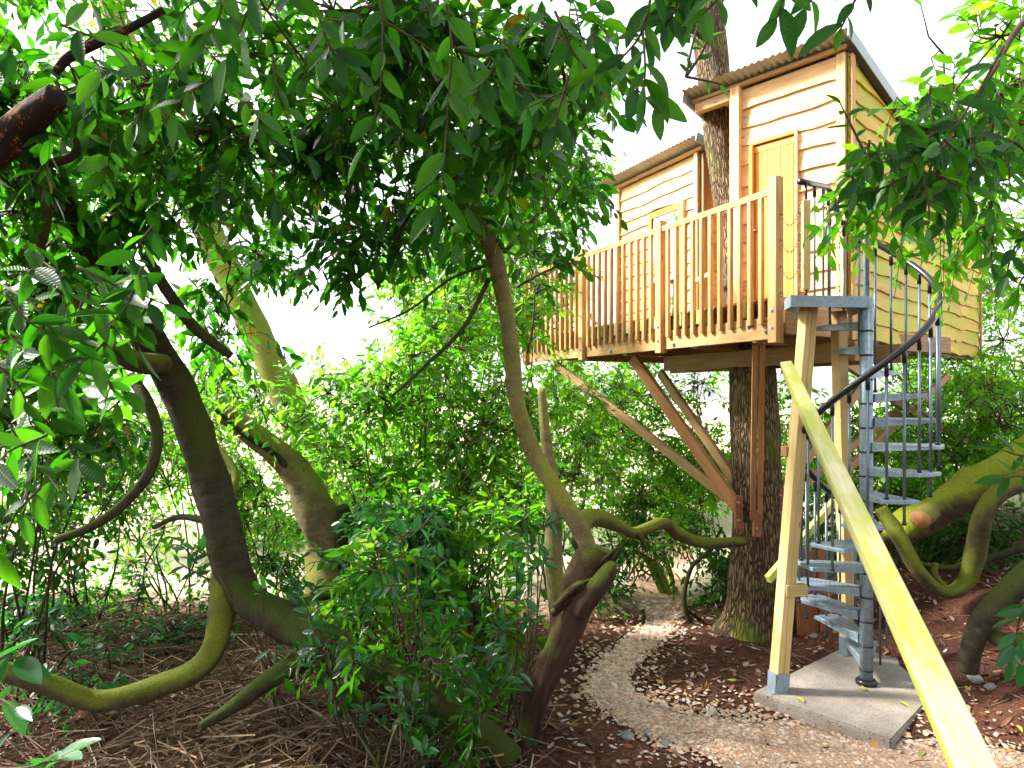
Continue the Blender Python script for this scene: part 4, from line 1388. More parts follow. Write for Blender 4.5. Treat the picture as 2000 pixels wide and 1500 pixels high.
def spray_set(r0, org, d, slen, nl, leafL, hang=.25, spread=.8):
    """leaves set alternately along drooping twigs"""
    N = len(org)
    K = 4
    tt = np.linspace(0, 1, K)
    droop = r0.uniform(.1, .5, N)[:, None]
    def at(t):
        return org + d * (slen * t)[:, None] - np.array([0, 0, 1.0]) * droop * (slen * t * t)[:, None]
    stems = np.stack([at(np.full(N, t)) for t in tt], 1)
    B, D, Nn, Ls = [], [], [], []
    upv = unit(np.array([0, 0, 1.0]) + r0.normal(0, .35, (N, 3)))
    for j in range(nl):
        t = np.clip((j + .8 + r0.uniform(-.2, .2, N)) / nl, 0, 1)
        tan = unit(d - np.array([0, 0, 1.0]) * 2 * droop * t[:, None])
        s = unit(np.cross(tan, upv)) * (1 if j % 2 else -1)
        k = spread if j < nl - 1 else .1
        dd = unit(tan * r0.uniform(.4, .9, N)[:, None] + s * k + r0.normal(0, .28, (N, 3)) - np.array([0, 0, hang]) * r0.uniform(.3, 1.6, N)[:, None])
        nn = unit(upv + r0.normal(0, .45, (N, 3)))
        B.append(at(t)); D.append(dd); Nn.append(nn)
        Ls.append(leafL * r0.uniform(.5, 1.25, N) * (.75 + .35 * math.sin(math.pi * (j + .5) / nl)))
    return np.concatenate(B), np.concatenate(D), np.concatenate(Nn), np.concatenate(Ls), stems


def blob_sprays(r0, blobs, leafL, nl, slen, down=.15, world=False):
    """sprays gathered in clumps inside each ellipsoid"""
    O, Dd, Ln, links = [], [], [], []
    hubs = []
    for (px, py, Y, rx, ry, rd, n) in blobs:
        c = np.array(P(px, py, Y)); R = np.array([rx * Y / F, rd, ry * Y / F])
        if world:
            c = np.array([px, py, Y], float); R = np.array([rx, ry, rd])
        ncl = max(3, int(n / 11))
        u_ = unit(r0.normal(size=(ncl, 3))) * (r0.random((ncl, 1)) ** .45)
        cl = c + u_ * R
        hubs.append((c, cl))
        w = r0.dirichlet(np.full(ncl, 2.2))
        cnt = r0.multinomial(n, w)
        for k in range(ncl):
            m = cnt[k]
            if m == 0:
                continue
            o = cl[k] + r0.normal(0, 1, (m, 3)) * np.minimum(R * .22, .2)
            dd = unit((o - c) / R * .8 + r0.normal(0, .7, (m, 3)) + np.array([0, 0, -down]))
            O.append(o); Dd.append(dd); Ln.append(slen * r0.uniform(.6, 1.4, m))
            links.append(np.stack([np.repeat(cl[k][None], m, 0), (cl[k] + o) / 2 + r0.normal(0, .02, (m, 3)), o], 1))
    return np.concatenate(O), np.concatenate(Dd), np.concatenate(Ln), np.concatenate(links), hubs


def foliage(name, blobs, parent, mat, leafL=.12, asp=.40, nl=8, slen=.34, tpl=TPL_MID, seed=0, hub=None, down=.15, stem_r=.0035, boughs=True, dens=1.5, world=False):
    r0 = np.random.default_rng(seed)
    blobs = [b[:6] + (int(b[6] * dens),) for b in blobs]
    O, Dd, Ln, lk, hubs = blob_sprays(r0, blobs, leafL, nl, slen, down, world)
    B, D, Nn, Ls, stems = spray_set(r0, O, Dd, Ln, nl, leafL)
    keep = (B[:, 1] > .9) | world
    B, D, Nn, Ls = B[keep], D[keep], Nn[keep], Ls[keep]
    V, Fc, bl, nv = leaf_verts(tpl, B, D, Nn, Ls, Ls * asp * r0.uniform(.85, 1.2, len(Ls)), r0)
    rnd = np.repeat(r0.random(len(B)), nv)
    parts_V, parts_q, parts_r = [], [], []
    n0 = len(V)
    off = n0
    for pts, rr in ((stems, np.linspace(1, .45, 4)), (lk, np.array([2.0, 1.5, 1.0]))):
        v2, q2 = thin_tube_arrays(pts, np.repeat((stem_r * rr)[None], len(pts), 0))
        parts_V.append(v2); parts_q.append(q2 + off); off += len(v2)
        parts_r.append(np.repeat(r0.random(len(pts)), pts.shape[1] * 3))
    # boughs from the hub of each ball of leaves to its clumps
    if boughs:
        pts = []
        for (c, cl) in hubs:
            h0 = c - np.array([0, 0, .2]) if hub is None else c
            for e in cl:
                m = (h0 + e) / 2 + r0.normal(0, .06, 3)
                pts.append(np.stack([h0, (h0 + m) / 2 + r0.normal(0, .03, 3), m, e]))
        pts = np.array(pts)
        v2, q2 = thin_tube_arrays(pts, np.repeat((stem_r * np.array([3.2, 2.8, 2.3, 1.6]))[None], len(pts), 0))
        parts_V.append(v2); parts_q.append(q2 + off); off += len(v2)
        parts_r.append(np.repeat(r0.random(len(pts)), 12))
    V = np.concatenate([V] + parts_V)
    Q = np.concatenate(parts_q)
    flat = np.concatenate([Fc.ravel(), Q.ravel()])
    sizes = np.concatenate([np.full(len(Fc), 3), np.full(len(Q), 4)])
    midx = np.concatenate([np.zeros(len(Fc), int), np.ones(len(Q), int)])
    rnd = np.concatenate([rnd] + parts_r)
    bl = np.concatenate([bl, np.ones((len(V) - len(bl), 3))])
    me = mesh_np(name, V, flat, sizes, [mat, M['stem']], midx, smooth=True, attrs={'rnd': ('FLOAT', rnd), 'blade': ('FLOAT_VECTOR', bl)})
    o = link(bpy.data.objects.new(name, me), parent)
    o['kind'] = 'stuff'
    return o, hubs


def shrub(name, label, blobs, mat='leaf_light', leafL=.12, nl=8, slen=.32, tpl=TPL_MID, seed=0, nstem=5, group=None, cat='shrub', base=None, stem_mat='bark_dark', stem_r=.016, down=.1, asp=.40):
    c0 = P(blobs[0][0], blobs[0][1], blobs[0][2])
    bx, by = (c0.x, c0.y) if base is None else base
    r0 = np.random.default_rng(seed + 500)
    b = Vector((bx, by, gz(bx, by)))
    th = thing(name, label, cat, b, group)
    f_, hubs = foliage('foliage', blobs, th, M[mat], leafL=leafL, nl=nl, slen=slen, tpl=tpl, seed=seed, down=down, asp=asp, dens=1.55)
    k = 0
    for (c, cl) in hubs:
        for e in cl[:nstem]:
            p0 = np.array([bx + r0.normal(0, .12), by + r0.normal(0, .1), 0.0]); p0[2] = gz(p0[0], p0[1]) - .03
            m1 = p0 * .65 + e * .35 + r0.normal(0, .12, 3); m2 = p0 * .3 + e * .7 + r0.normal(0, .1, 3)
            tube('stem', [p0, m1, m2, e], [stem_r * r0.uniform(.6, 1.2), stem_r * .7, stem_r * .5, stem_r * .25], M[stem_mat], th, n=14, sides=5, lump=.05, seed=k)
            k += 1
    return th


def tp(L):
    """(px, py, Y, half width in px) -> points and radii"""
    return [P(a, b, c) for a, b, c, _ in L], [w * c / F for _, _, c, w in L]


def limb(name, L, mat, parent, sides=14, lump=.06, seed=0, n=None, **kw):
    pts, rad = tp(L)
    rad = [r_ * .86 for r_ in rad]
    return tube(name, pts, rad, M[mat], parent, n=n or len(L) * 7, sides=sides, lump=lump, seed=seed, **kw)


# ------------------------------------------------------------------ trees
# the big leaning laurel at left
tA = thing('leaning_laurel_tree', 'big dark mossy laurel tree with bent trunk leaning over the twig-covered floor', 'tree', P(985, 1480, 4.35))
limb('trunk', [(1000, 1490, 4.35, 34), (930, 1425, 4.4, 38), (800, 1345, 4.55, 40), (650, 1265, 4.75, 42), (545, 1210, 4.9, 40), (470, 1150, 5.0, 40), (430, 1010, 5.05, 42), (395, 890, 5.1, 39), (352, 775, 5.1, 38), (300, 680, 5.05, 37), (235, 570, 4.9, 36), (150, 445, 4.7, 38), (60, 330, 4.5, 38), (-60, 220, 4.3, 36)], 'bark_dark', tA, sides=24, lump=.09, seed=21, n=120)
limb('limb', [(446, 1080, 5.03, 34), (440, 1150, 5.0, 34), (432, 1215, 4.9, 29), (418, 1272, 4.78, 27), (375, 1315, 4.68, 27), (300, 1340, 4.6, 24), (190, 1368, 4.5, 24), (100, 1342, 4.4, 22), (0, 1310, 4.3, 21), (-90, 1290, 4.2, 20)], 'bark_moss', tA, sides=18, seed=22, n=80, lump=.09)
limb('limb', [(620, 1265, 4.7, 30), (560, 1305, 4.6, 26), (500, 1345, 4.5, 19), (440, 1390, 4.4, 14), (392, 1418, 4.3, 10)], 'bark_dark', tA, seed=23)
limb('limb', [(560, 1195, 4.95, 16), (620, 1165, 5.2, 12), (700, 1155, 5.6, 9)], 'bark_moss', tA, seed=29)
limb('branch', [(255, 735, 4.95, 12), (288, 785, 4.85, 13), (308, 850, 4.8, 13), (290, 925, 4.7, 12), (240, 985, 4.6, 11), (175, 1030, 4.5, 10), (108, 1055, 4.4, 9)], 'bark_dark', tA, seed=24, capmat=M['cut'])
limb('branch', [(318, 712, 4.9, 24), (262, 705, 4.6, 23), (205, 675, 4.5, 21), (160, 620, 4.4, 21), (120, 575, 4.35, 18), (40, 500, 4.2, 17), (-60, 460, 4.1, 16)], 'bark_moss', tA, seed=25, n=60)
limb('branch', [(285, 500, 4.5, 12), (325, 565, 4.5, 13), (380, 640, 4.6, 12), (452, 696, 4.7, 9)], 'bark_dark', tA, seed=26)
limb('branch', [(60, 505, 4.0, 8), (82, 470, 3.95, 10), (92, 420, 3.9, 10), (86, 380, 3.9, 9), (60, 300, 3.85, 8)], 'bark_moss', tA, seed=27)
limb('branch', [(130, 520, 4.3, 9), (60, 495, 4.2, 9), (-20, 485, 4.1, 8)], 'bark_moss', tA, seed=28)
limb('branch', [(430, 1000, 5.1, 8), (460, 930, 5.4, 9), (420, 870, 5.6, 9), (390, 830, 5.8, 8)], 'bark_moss', tA, seed=30)
limb('branch', [(420, 1020, 5.1, 9), (350, 1010, 5.4, 7), (300, 1030, 5.6, 5)], 'bark_dark', tA, seed=31)
limb('broken_branch', [(-60, 330, 3.1, 38), (0, 280, 3.1, 36), (60, 225, 3.05, 34), (112, 185, 3.0, 26)], 'peel', tA, seed=32, lump=.12)
limb('broken_branch', [(108, 142, 2.9, 9), (135, 112, 2.9, 11), (185, 86, 2.9, 11), (240, 62, 2.9, 9), (320, 20, 2.9, 8)], 'peel', tA, seed=33)
limb('broken_branch', [(95, 320, 3.3, 9), (135, 308, 3.3, 10), (150, 292, 3.3, 9), (147, 272, 3.3, 7)], 'bark_dark', tA, seed=34)
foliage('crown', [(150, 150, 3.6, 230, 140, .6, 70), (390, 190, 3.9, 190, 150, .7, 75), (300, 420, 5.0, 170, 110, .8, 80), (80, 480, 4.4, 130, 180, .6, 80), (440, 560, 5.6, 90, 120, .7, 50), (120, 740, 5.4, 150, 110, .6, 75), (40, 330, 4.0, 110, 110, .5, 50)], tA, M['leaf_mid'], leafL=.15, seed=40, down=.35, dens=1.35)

# stubby grey laurel behind it
tB = thing('stubby_laurel_tree', 'pale grey gnarled laurel trunk with broken top behind the leaning tree', 'tree', P(640, 1245, 7.0))
limb('trunk', [(640, 1262, 7.0, 62), (640, 1180, 7.0, 46), (638, 1090, 7.0, 46), (625, 1010, 7.0, 46), (582, 930, 7.0, 34), (520, 868, 6.95, 28), (440, 805, 6.85, 24)], 'bark_pale', tB, sides=20, lump=.12, seed=41, n=60)
limb('branch', [(655, 1130, 7.0, 30), (675, 1040, 6.9, 22), (668, 990, 6.8, 14)], 'bark_dark', tB, seed=42)
limb('branch', [(600, 960, 7.0, 8), (540, 890, 6.8, 7), (480, 850, 6.6, 6), (420, 800, 6.4, 4)], 'bark_dark', tB, seed=43)
foliage('crown', [(560, 800, 7.0, 90, 90, .6, 35), (700, 960, 6.9, 70, 80, .5, 30)], tB, M['leaf_light'], leafL=.12, seed=44)

# tall sunlit tree far behind
tC = thing('far_leaning_tree', 'tall yellow-green sunlit trunk leaning left far behind the laurels', 'tree', P(640, 1090, 10.4))
limb('trunk', [(650, 1110, 10.4, 40), (615, 940, 10.4, 38), (585, 840, 10.4, 36), (545, 740, 10.5, 34), (505, 660, 10.6, 32), (430, 500, 10.9, 32), (350, 340, 11.3, 32), (290, 210, 11.7, 30), (210, 0, 12.2, 28), (150, -180, 12.8, 24)], 'bark_yellow', tC, sides=18, lump=.05, seed=45, n=70)
foliage('crown', [(250, 260, 11.0, 150, 160, 1.0, 90), (420, 330, 10.8, 110, 130, .9, 60), (400, 60, 11.5, 200, 120, 1.0, 80), (520, 450, 11, 60, 90, .6, 30)], tC, M['leaf_light'], leafL=.16, seed=46, slen=.5)

# the slender tree with the rotten stump in the middle
tD = thing('slender_laurel_tree', 'slender curving laurel stem growing from a split rotten stump beside the path', 'tree', P(1020, 1480, 4.6))
limb('stump', [(1015, 1500, 4.6, 26), (1045, 1380, 4.6, 24), (1080, 1290, 4.6, 31), (1112, 1205, 4.6, 43), (1142, 1135, 4.6, 54), (1163, 1090, 4.6, 46), (1172, 1070, 4.6, 30)], 'rot', tD, sides=44, lump=.17, seed=51, n=100)
limb('broken_edge', [(1130, 1200, 4.5, 22), (1165, 1150, 4.45, 22), (1190, 1110, 4.45, 13), (1203, 1100, 4.45, 4)], 'rot', tD, sides=10, lump=.3, seed=52)
r0s = np.random.default_rng(5)
for k in range(16):
    f_ = k / 15
    x0, y0 = 1118 + 62 * f_ + r0s.normal(0, 6), 1168 - 70 * f_ + r0s.normal(0, 8)
    dx, dy = 22 + r0s.uniform(0, 18), -16 - r0s.uniform(0, 22) + 34 * (1 - f_) * .6
    limb('splinter', [(x0 - dx, y0 + 30, 4.52 + r0s.uniform(-.06, .1), 9), (x0, y0, 4.5 + r0s.uniform(-.06, .08), 8), (x0 + dx, y0 + dy, 4.5 + r0s.uniform(-.06, .08), 1.5)], 'rot', tD, sides=6, lump=.3, seed=500 + k)
limb('trunk', [(1128, 1190, 4.55, 17.6), (1150, 1085, 4.58, 20.2), (1108, 990, 4.6, 20.2), (1045, 890, 4.7, 19.4), (1010, 790, 4.7, 18.5), (1000, 690, 4.75, 17.6), (985, 590, 4.8, 18.5), (962, 490, 4.8, 21.1), (925, 415, 4.8, 16.7), (890, 340, 4.8, 15.0), (862, 230, 4.8, 13.2), (842, 100, 4.8, 11.4), (830, -80, 4.8, 9.7)], 'bark_pale', tD, sides=18, lump=.05, seed=53, n=100)
limb('branch', [(1132, 1060, 4.75, 20), (1140, 1018, 5.0, 22), (1172, 1012, 5.3, 20), (1215, 1030, 5.6, 14), (1242, 1040, 5.8, 12), (1295, 1022, 6.2, 13), (1328, 1046, 6.6, 15), (1380, 1060, 6.9, 13), (1450, 1058, 7.35, 11)], 'bark_moss', tD, sides=14, seed=54, n=70)
limb('branch', [(1238, 1040, 5.8, 9), (1255, 1055, 5.7, 7), (1263, 1078, 5.65, 4)], 'bark_dark', tD, seed=55)
limb('branch', [(1095, 1260, 5.2, 22), (1082, 1110, 5.3, 20), (1080, 960, 5.4, 17), (1066, 860, 5.5, 12), (1058, 760, 5.6, 9)], 'bark_pale', tD, seed=56)
limb('branch', [(955, 545, 4.8, 6), (905, 640, 4.6, 5), (830, 715, 4.5, 4), (765, 775, 4.4, 3)], 'bark_dark', tD, sides=8, seed=57)
limb('branch', [(950, 518, 4.8, 4), (880, 545, 4.7, 3), (800, 605, 4.6, 2.5), (720, 640, 4.5, 2)], 'bark_dark', tD, sides=8, seed=58)
limb('branch', [(985, 492, 4.9, 6), (1040, 430, 5.2, 5), (1110, 345, 5.5, 4)], 'bark_dark', tD, sides=8, seed=59)
limb('branch', [(905, 380, 4.8, 6), (860, 330, 4.7, 5), (800, 420, 4.5, 4), (770, 470, 4.4, 3)], 'bark_dark', tD, sides=8, seed=60)
limb('branch', [(862, 230, 4.8, 8), (780, 130, 4.5, 6), (640, 80, 4.2, 5), (520, 60, 4.0, 4)], 'bark_dark', tD, sides=8, seed=61)
limb('branch', [(850, 150, 4.8, 7), (980, 90, 4.4, 6), (1120, 70, 4.1, 4)], 'bark_dark', tD, sides=8, seed=62)
foliage('crown', [(640, 110, 3.7, 190, 130, .6, 75), (930, 120, 3.7, 190, 140, .6, 80), (1120, 130, 3.8, 130, 120, .5, 45), (560, 290, 4.6, 110, 90, .5, 40), (800, 330, 4.6, 130, 110, .6, 50), (960, 330, 4.8, 110, 110, .6, 45), (1050, 330, 5.6, 120, 130, .7, 80), (700, 470, 5.2, 110, 70, .5, 35), (990, 500, 6.4, 70, 90, .5, 40)], tD, M['leaf_mid'], leafL=.145, seed=63, down=.35, dens=1.25)

# mossy fallen limb and roots at right
tF = thing('mossy_fallen_trunk', 'thick moss-covered fallen trunk with a sawn stub behind the stair', 'fallen tree', P(1900, 1130, 6.7))
limb('trunk', [(1718, 1052, 6.95, 30), (1800, 1012, 6.9, 38), (1880, 968, 6.8, 40), (1960, 920, 6.7, 40), (2080, 845, 6.6, 40)], 'moss_log', tF, sides=22, lump=.10, seed=71, n=50, capmat=M['cut'])
limb('sawn_stub', [(1822, 992, 6.85, 22), (1806, 1008, 6.66, 22), (1797, 1014, 6.56, 21)], 'bark_pale', tF, sides=18, lump=.04, seed=72, capmat=M['cut'])
limb('limb', [(2040, 925, 6.3, 22), (1958, 958, 6.3, 21), (1920, 1005, 6.3, 21), (1906, 1075, 6.4, 21), (1886, 1138, 6.45, 19), (1845, 1156, 6.4, 13), (1795, 1118, 6.4, 16), (1757, 1052, 6.5, 17), (1722, 995, 6.7, 15)], 'bark_moss', tF, sides=14, seed=73, n=70)
limb('limb', [(1848, 1152, 6.4, 9), (1826, 1125, 6.4, 8), (1828, 1100, 6.4, 6)], 'bark_moss', tF, seed=74)
limb('limb', [(2050, 1050, 7.0, 10), (1950, 1085, 7.1, 9), (1860, 1110, 7.2, 8), (1790, 1100, 7.3, 6)], 'bark_dark', tF, sides=8, seed=75)

tG = thing('bent_root_tree', 'bare brown bent laurel stem rooted in the bank beside the slab', 'tree', P(1895, 1290, 5.2))
limb('trunk', [(2090, 1060, 5.0, 27), (1990, 1140, 5.0, 28), (1925, 1205, 5.1, 26), (1900, 1255, 5.15, 21), (1890, 1310, 5.2, 20)], 'bark_dark', tG, sides=16, seed=76, n=44)
limb('root', [(1925, 1235, 5.15, 16), (1975, 1255, 5.0, 20), (2060, 1240, 4.9, 18)], 'bark_dark', tG, seed=77)

tH = thing('arched_sapling', 'thin dark sapling stem arching to the ground left of the big trunk', 'sapling', P(1400, 1240, 8.0))
limb('stem', [(1410, 1245, 8.0, 6), (1360, 1228, 8.0, 6), (1336, 1175, 8.0, 6), (1350, 1110, 8.0, 5), (1385, 1075, 8.0, 4), (1410, 1030, 8.1, 3)], 'bark_dark', tH, sides=8, seed=78)
limb('stem', [(1340, 1190, 8.0, 4), (1400, 1230, 8.2, 4), (1440, 1195, 8.4, 3)], 'bark_dark', tH, sides=8, seed=79)
foliage('foliage', [(1390, 1080, 8.3, 50, 90, .4, 45), (1340, 1060, 8.2, 40, 40, .3, 15)], tH, M['leaf_mid'], leafL=.11, seed=80)

tI = thing('sunlit_stump_tree', 'yellow sunlit cluster of bare stems at the far end of the path', 'tree', P(1305, 1195, 10.0))
for k, L in enumerate(([(1312, 1212, 10, 9), (1302, 1150, 10, 9), (1280, 1105, 10, 8), (1240, 1075, 10, 5)], [(1306, 1205, 10, 8), (1290, 1150, 10, 7), (1262, 1090, 10, 6)], [(1316, 1205, 10, 7), (1312, 1130, 10.1, 6), (1290, 1060, 10.2, 4)])):
    limb('stem', L, 'bark_yellow', tI, sides=10, seed=81 + k)

# ------------------------------------------------------------------ shrubs, near to far
SH = [
    # label, blobs, material, leaf length
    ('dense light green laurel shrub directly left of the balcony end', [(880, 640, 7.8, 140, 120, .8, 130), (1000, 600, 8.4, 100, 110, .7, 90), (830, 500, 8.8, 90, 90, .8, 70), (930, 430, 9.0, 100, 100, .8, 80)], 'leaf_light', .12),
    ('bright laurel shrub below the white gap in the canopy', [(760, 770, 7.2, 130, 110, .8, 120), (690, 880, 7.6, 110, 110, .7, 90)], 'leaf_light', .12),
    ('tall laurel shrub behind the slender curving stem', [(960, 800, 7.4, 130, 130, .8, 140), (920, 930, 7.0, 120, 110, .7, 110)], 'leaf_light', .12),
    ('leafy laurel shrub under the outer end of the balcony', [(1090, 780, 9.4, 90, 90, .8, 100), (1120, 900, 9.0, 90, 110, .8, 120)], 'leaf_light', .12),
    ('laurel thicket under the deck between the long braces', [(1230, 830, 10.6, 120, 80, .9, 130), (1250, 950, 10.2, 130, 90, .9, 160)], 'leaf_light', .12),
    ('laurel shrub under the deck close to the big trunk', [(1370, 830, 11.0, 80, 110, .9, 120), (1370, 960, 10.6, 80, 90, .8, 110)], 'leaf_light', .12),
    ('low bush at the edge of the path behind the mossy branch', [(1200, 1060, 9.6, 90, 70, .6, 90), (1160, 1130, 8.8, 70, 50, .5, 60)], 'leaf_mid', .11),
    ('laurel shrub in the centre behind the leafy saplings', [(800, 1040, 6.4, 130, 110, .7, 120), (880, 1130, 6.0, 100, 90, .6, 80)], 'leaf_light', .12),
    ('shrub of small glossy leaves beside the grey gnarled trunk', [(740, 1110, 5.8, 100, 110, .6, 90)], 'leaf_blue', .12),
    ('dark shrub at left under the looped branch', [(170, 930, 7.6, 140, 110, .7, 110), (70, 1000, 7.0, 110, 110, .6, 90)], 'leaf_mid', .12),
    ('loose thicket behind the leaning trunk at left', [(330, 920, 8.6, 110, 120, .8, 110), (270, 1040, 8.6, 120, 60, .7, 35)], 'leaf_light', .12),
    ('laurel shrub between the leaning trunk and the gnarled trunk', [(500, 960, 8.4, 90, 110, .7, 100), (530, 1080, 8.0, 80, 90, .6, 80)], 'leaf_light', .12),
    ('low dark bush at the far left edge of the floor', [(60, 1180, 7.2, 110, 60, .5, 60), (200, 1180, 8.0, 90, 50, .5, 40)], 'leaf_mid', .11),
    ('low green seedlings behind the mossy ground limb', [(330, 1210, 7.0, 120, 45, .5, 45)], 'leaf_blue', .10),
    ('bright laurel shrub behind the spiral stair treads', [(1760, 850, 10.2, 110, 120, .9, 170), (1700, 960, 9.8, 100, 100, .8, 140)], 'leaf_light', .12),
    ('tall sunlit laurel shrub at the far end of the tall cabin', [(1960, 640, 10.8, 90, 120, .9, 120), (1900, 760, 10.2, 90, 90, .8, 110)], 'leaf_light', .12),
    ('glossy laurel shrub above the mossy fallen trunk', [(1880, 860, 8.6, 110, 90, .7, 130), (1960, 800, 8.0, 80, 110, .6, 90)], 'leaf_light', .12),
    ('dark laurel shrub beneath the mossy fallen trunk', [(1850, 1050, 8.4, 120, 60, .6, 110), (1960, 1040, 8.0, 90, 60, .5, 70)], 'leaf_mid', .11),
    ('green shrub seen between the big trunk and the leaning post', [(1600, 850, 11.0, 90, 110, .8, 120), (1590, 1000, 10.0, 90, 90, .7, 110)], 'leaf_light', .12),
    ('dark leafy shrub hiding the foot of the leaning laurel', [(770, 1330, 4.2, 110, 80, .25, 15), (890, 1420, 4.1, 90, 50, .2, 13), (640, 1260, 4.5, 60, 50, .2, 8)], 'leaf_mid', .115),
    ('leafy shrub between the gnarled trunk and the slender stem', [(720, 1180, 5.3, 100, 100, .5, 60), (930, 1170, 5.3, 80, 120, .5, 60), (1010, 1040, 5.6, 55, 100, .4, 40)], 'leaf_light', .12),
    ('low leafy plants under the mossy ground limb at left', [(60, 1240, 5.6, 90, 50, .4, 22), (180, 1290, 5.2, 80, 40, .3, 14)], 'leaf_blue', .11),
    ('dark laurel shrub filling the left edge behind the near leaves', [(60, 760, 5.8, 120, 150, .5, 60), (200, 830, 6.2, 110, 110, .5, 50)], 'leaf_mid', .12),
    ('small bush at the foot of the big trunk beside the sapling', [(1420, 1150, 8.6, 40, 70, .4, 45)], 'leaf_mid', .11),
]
for k, (lb, bl, mt, ll) in enumerate(SH):
    shrub('laurel_shrub', lb, bl, mt, leafL=ll, seed=100 + k, nstem=4, group='laurel shrubs of the thicket', tpl=TPL_MID if bl[0][2] < 8 else TPL_FAR)

# upright leafy saplings in front of the leaning trunk: their biggest leaves are single pieces
LEAFM = []


def leaf_mesh_variants(mat, nvar=5):
    out_ = []
    for k in range(nvar):
        r0 = np.random.default_rng(900 + k)
        V, Fc, bl, nv = leaf_verts(TPL_NEAR, np.zeros((1, 3)), np.array([[1.0, 0, 0]]), np.array([[0, 0, 1.0]]), np.array([1.0]), np.array([.34 + .025 * k]), r0)
        out_.append(mesh_np('leaf', V, Fc, [3] * len(Fc), mat, smooth=True, attrs={'rnd': ('FLOAT', np.full(len(V), k * .17)), 'blade': ('FLOAT_VECTOR', bl)}))
    return out_


LV = {'leaf': leaf_mesh_variants(M['leaf']), 'leaf_blue': leaf_mesh_variants(M['leaf_blue'])}


def place_leaf(parent, base, d, nrm, L, r0, kind='leaf'):
    d = Vector(d).normalized(); nrm = Vector(nrm)
    s = nrm.cross(d).normalized(); n = d.cross(s)
    m = Matrix(((d.x * L, s.x * L, n.x * L, base[0]), (d.y * L, s.y * L, n.y * L, base[1]), (d.z * L, s.z * L, n.z * L, base[2]), (0, 0, 0, 1)))
    return link(bpy.data.objects.new('leaf', LV[kind][int(r0.integers(0, 5))]), parent, m)


def leafy_branch(name, label, twigs, leafL, seed, kind='leaf', hang=.5, group=None, cat='branch', spread=.8, face=.45, stem_px=3.0):
    """twigs: lists of (px, py, Y) ending in a tuple (number of leaves,)"""
    r0 = np.random.default_rng(seed)
    p0 = P(*twigs[0][0][0])
    th = thing(name, label, cat, p0, group)
    for pts, nl in twigs:
        W = [np.array(P(*p)) for p in pts]
        Y0 = pts[0][2]
        tube('stem', W, [stem_px * Y0 / F, stem_px * .7 * Y0 / F, stem_px * .4 * Y0 / F], M['stem_bark'], th, n=max(8, 5 * len(W)), sides=6, lump=.05, seed=seed)
        C = catmull(W, 40)
        for j in range(nl):
            t = min(39, int((j + .6) / nl * 40))
            p = C[t]; tan = C[min(39, t + 1)] - C[max(0, t - 1)]
            tan /= np.linalg.norm(tan) + 1e-9
            side = np.cross(tan, np.array([0, -1.0, 0.2])); side /= np.linalg.norm(side) + 1e-9
            side = side * (1 if j % 2 else -1) * spread
            if j == nl - 1:
                side *= .15
            d = tan * r0.uniform(.35, .9) + side + r0.normal(0, .25, 3) + np.array([0, 0, -hang * r0.uniform(.4, 1.5)])
            nrm = np.array([0, -1.0, 0]) * face + np.array([0, 0, 1.0]) * (1 - face) + r0.normal(0, .35, 3)
            place_leaf(th, p, d, nrm, leafL * r0.uniform(.55, 1.2), r0, kind)
    return th


M['stem_bark'] = bark('twig_bark', (0.045, 0.03, 0.02), (0.12, 0.075, 0.045), bump=.2)


def auto_twigs(r0, cx, cy, Y, rx, ry, n, length, direction, nl, dY=.25):
    tw = []
    for k in range(n):
        a = r0.uniform(0, 6.28); q = r0.random() ** .6
        x = cx + rx * q * math.cos(a); y = cy + ry * q * math.sin(a)
        YY = Y + r0.uniform(-dY, dY)
        dx, dy = direction
        l = length * r0.uniform(.6, 1.3)
        ex, ey = x + l * (dx + r0.normal(0, .45)), y + l * (dy + r0.normal(0, .3))
        tw.append(([(x, y, YY), ((x + ex) / 2 + r0.normal(0, l * .08), (y + ey) / 2 + r0.normal(0, l * .08), YY), (ex, ey, YY + r0.uniform(-.1, .1))], nl))
    return tw


r9 = np.random.default_rng(77)
NB = []
NB.append(('overhead_branch', 'dark hanging laurel branch at the top, left of the white canopy gap', [([(742, -40, 2.1), (748, 90, 2.1), (738, 200, 2.1), (715, 285, 2.1)], 10), ([(748, 40, 2.1), (830, 90, 2.15), (870, 120, 2.2)], 6)] + auto_twigs(r9, 600, 110, 2.2, 150, 110, 7, 120, (.1, .8), 6), .125))
NB.append(('overhead_branch', 'long drooping laurel twig of big leaves above the slender stem', [([(862, -40, 1.9), (882, 80, 1.9), (874, 220, 1.9), (864, 350, 1.9), (858, 420, 1.9)], 15), ([(880, 90, 1.9), (930, 110, 1.95), (985, 100, 2.0)], 5)] + auto_twigs(r9, 980, 120, 2.1, 100, 90, 6, 110, (.2, .8), 6), .125))
NB.append(('overhead_branch', 'big-leaved branch hanging against the bright sky left of the oak trunk', [([(1420, -60, 1.9), (1360, -10, 1.9), (1310, 30, 1.9)], 9), ([(1330, -60, 1.9), (1325, 0, 1.9), (1300, 60, 1.9)], 8), ([(1275, -30, 1.75), (1255, 60, 1.75), (1205, 120, 1.75), (1130, 165, 1.8), (1020, 215, 1.8)], 13), ([(1255, 60, 1.75), (1260, 130, 1.7), (1258, 170, 1.7)], 6), ([(1110, 150, 1.8), (1090, 220, 1.8), (1085, 250, 1.8)], 4)] + auto_twigs(r9, 1130, 60, 1.9, 120, 60, 5, 110, (.3, .8), 6), .115))
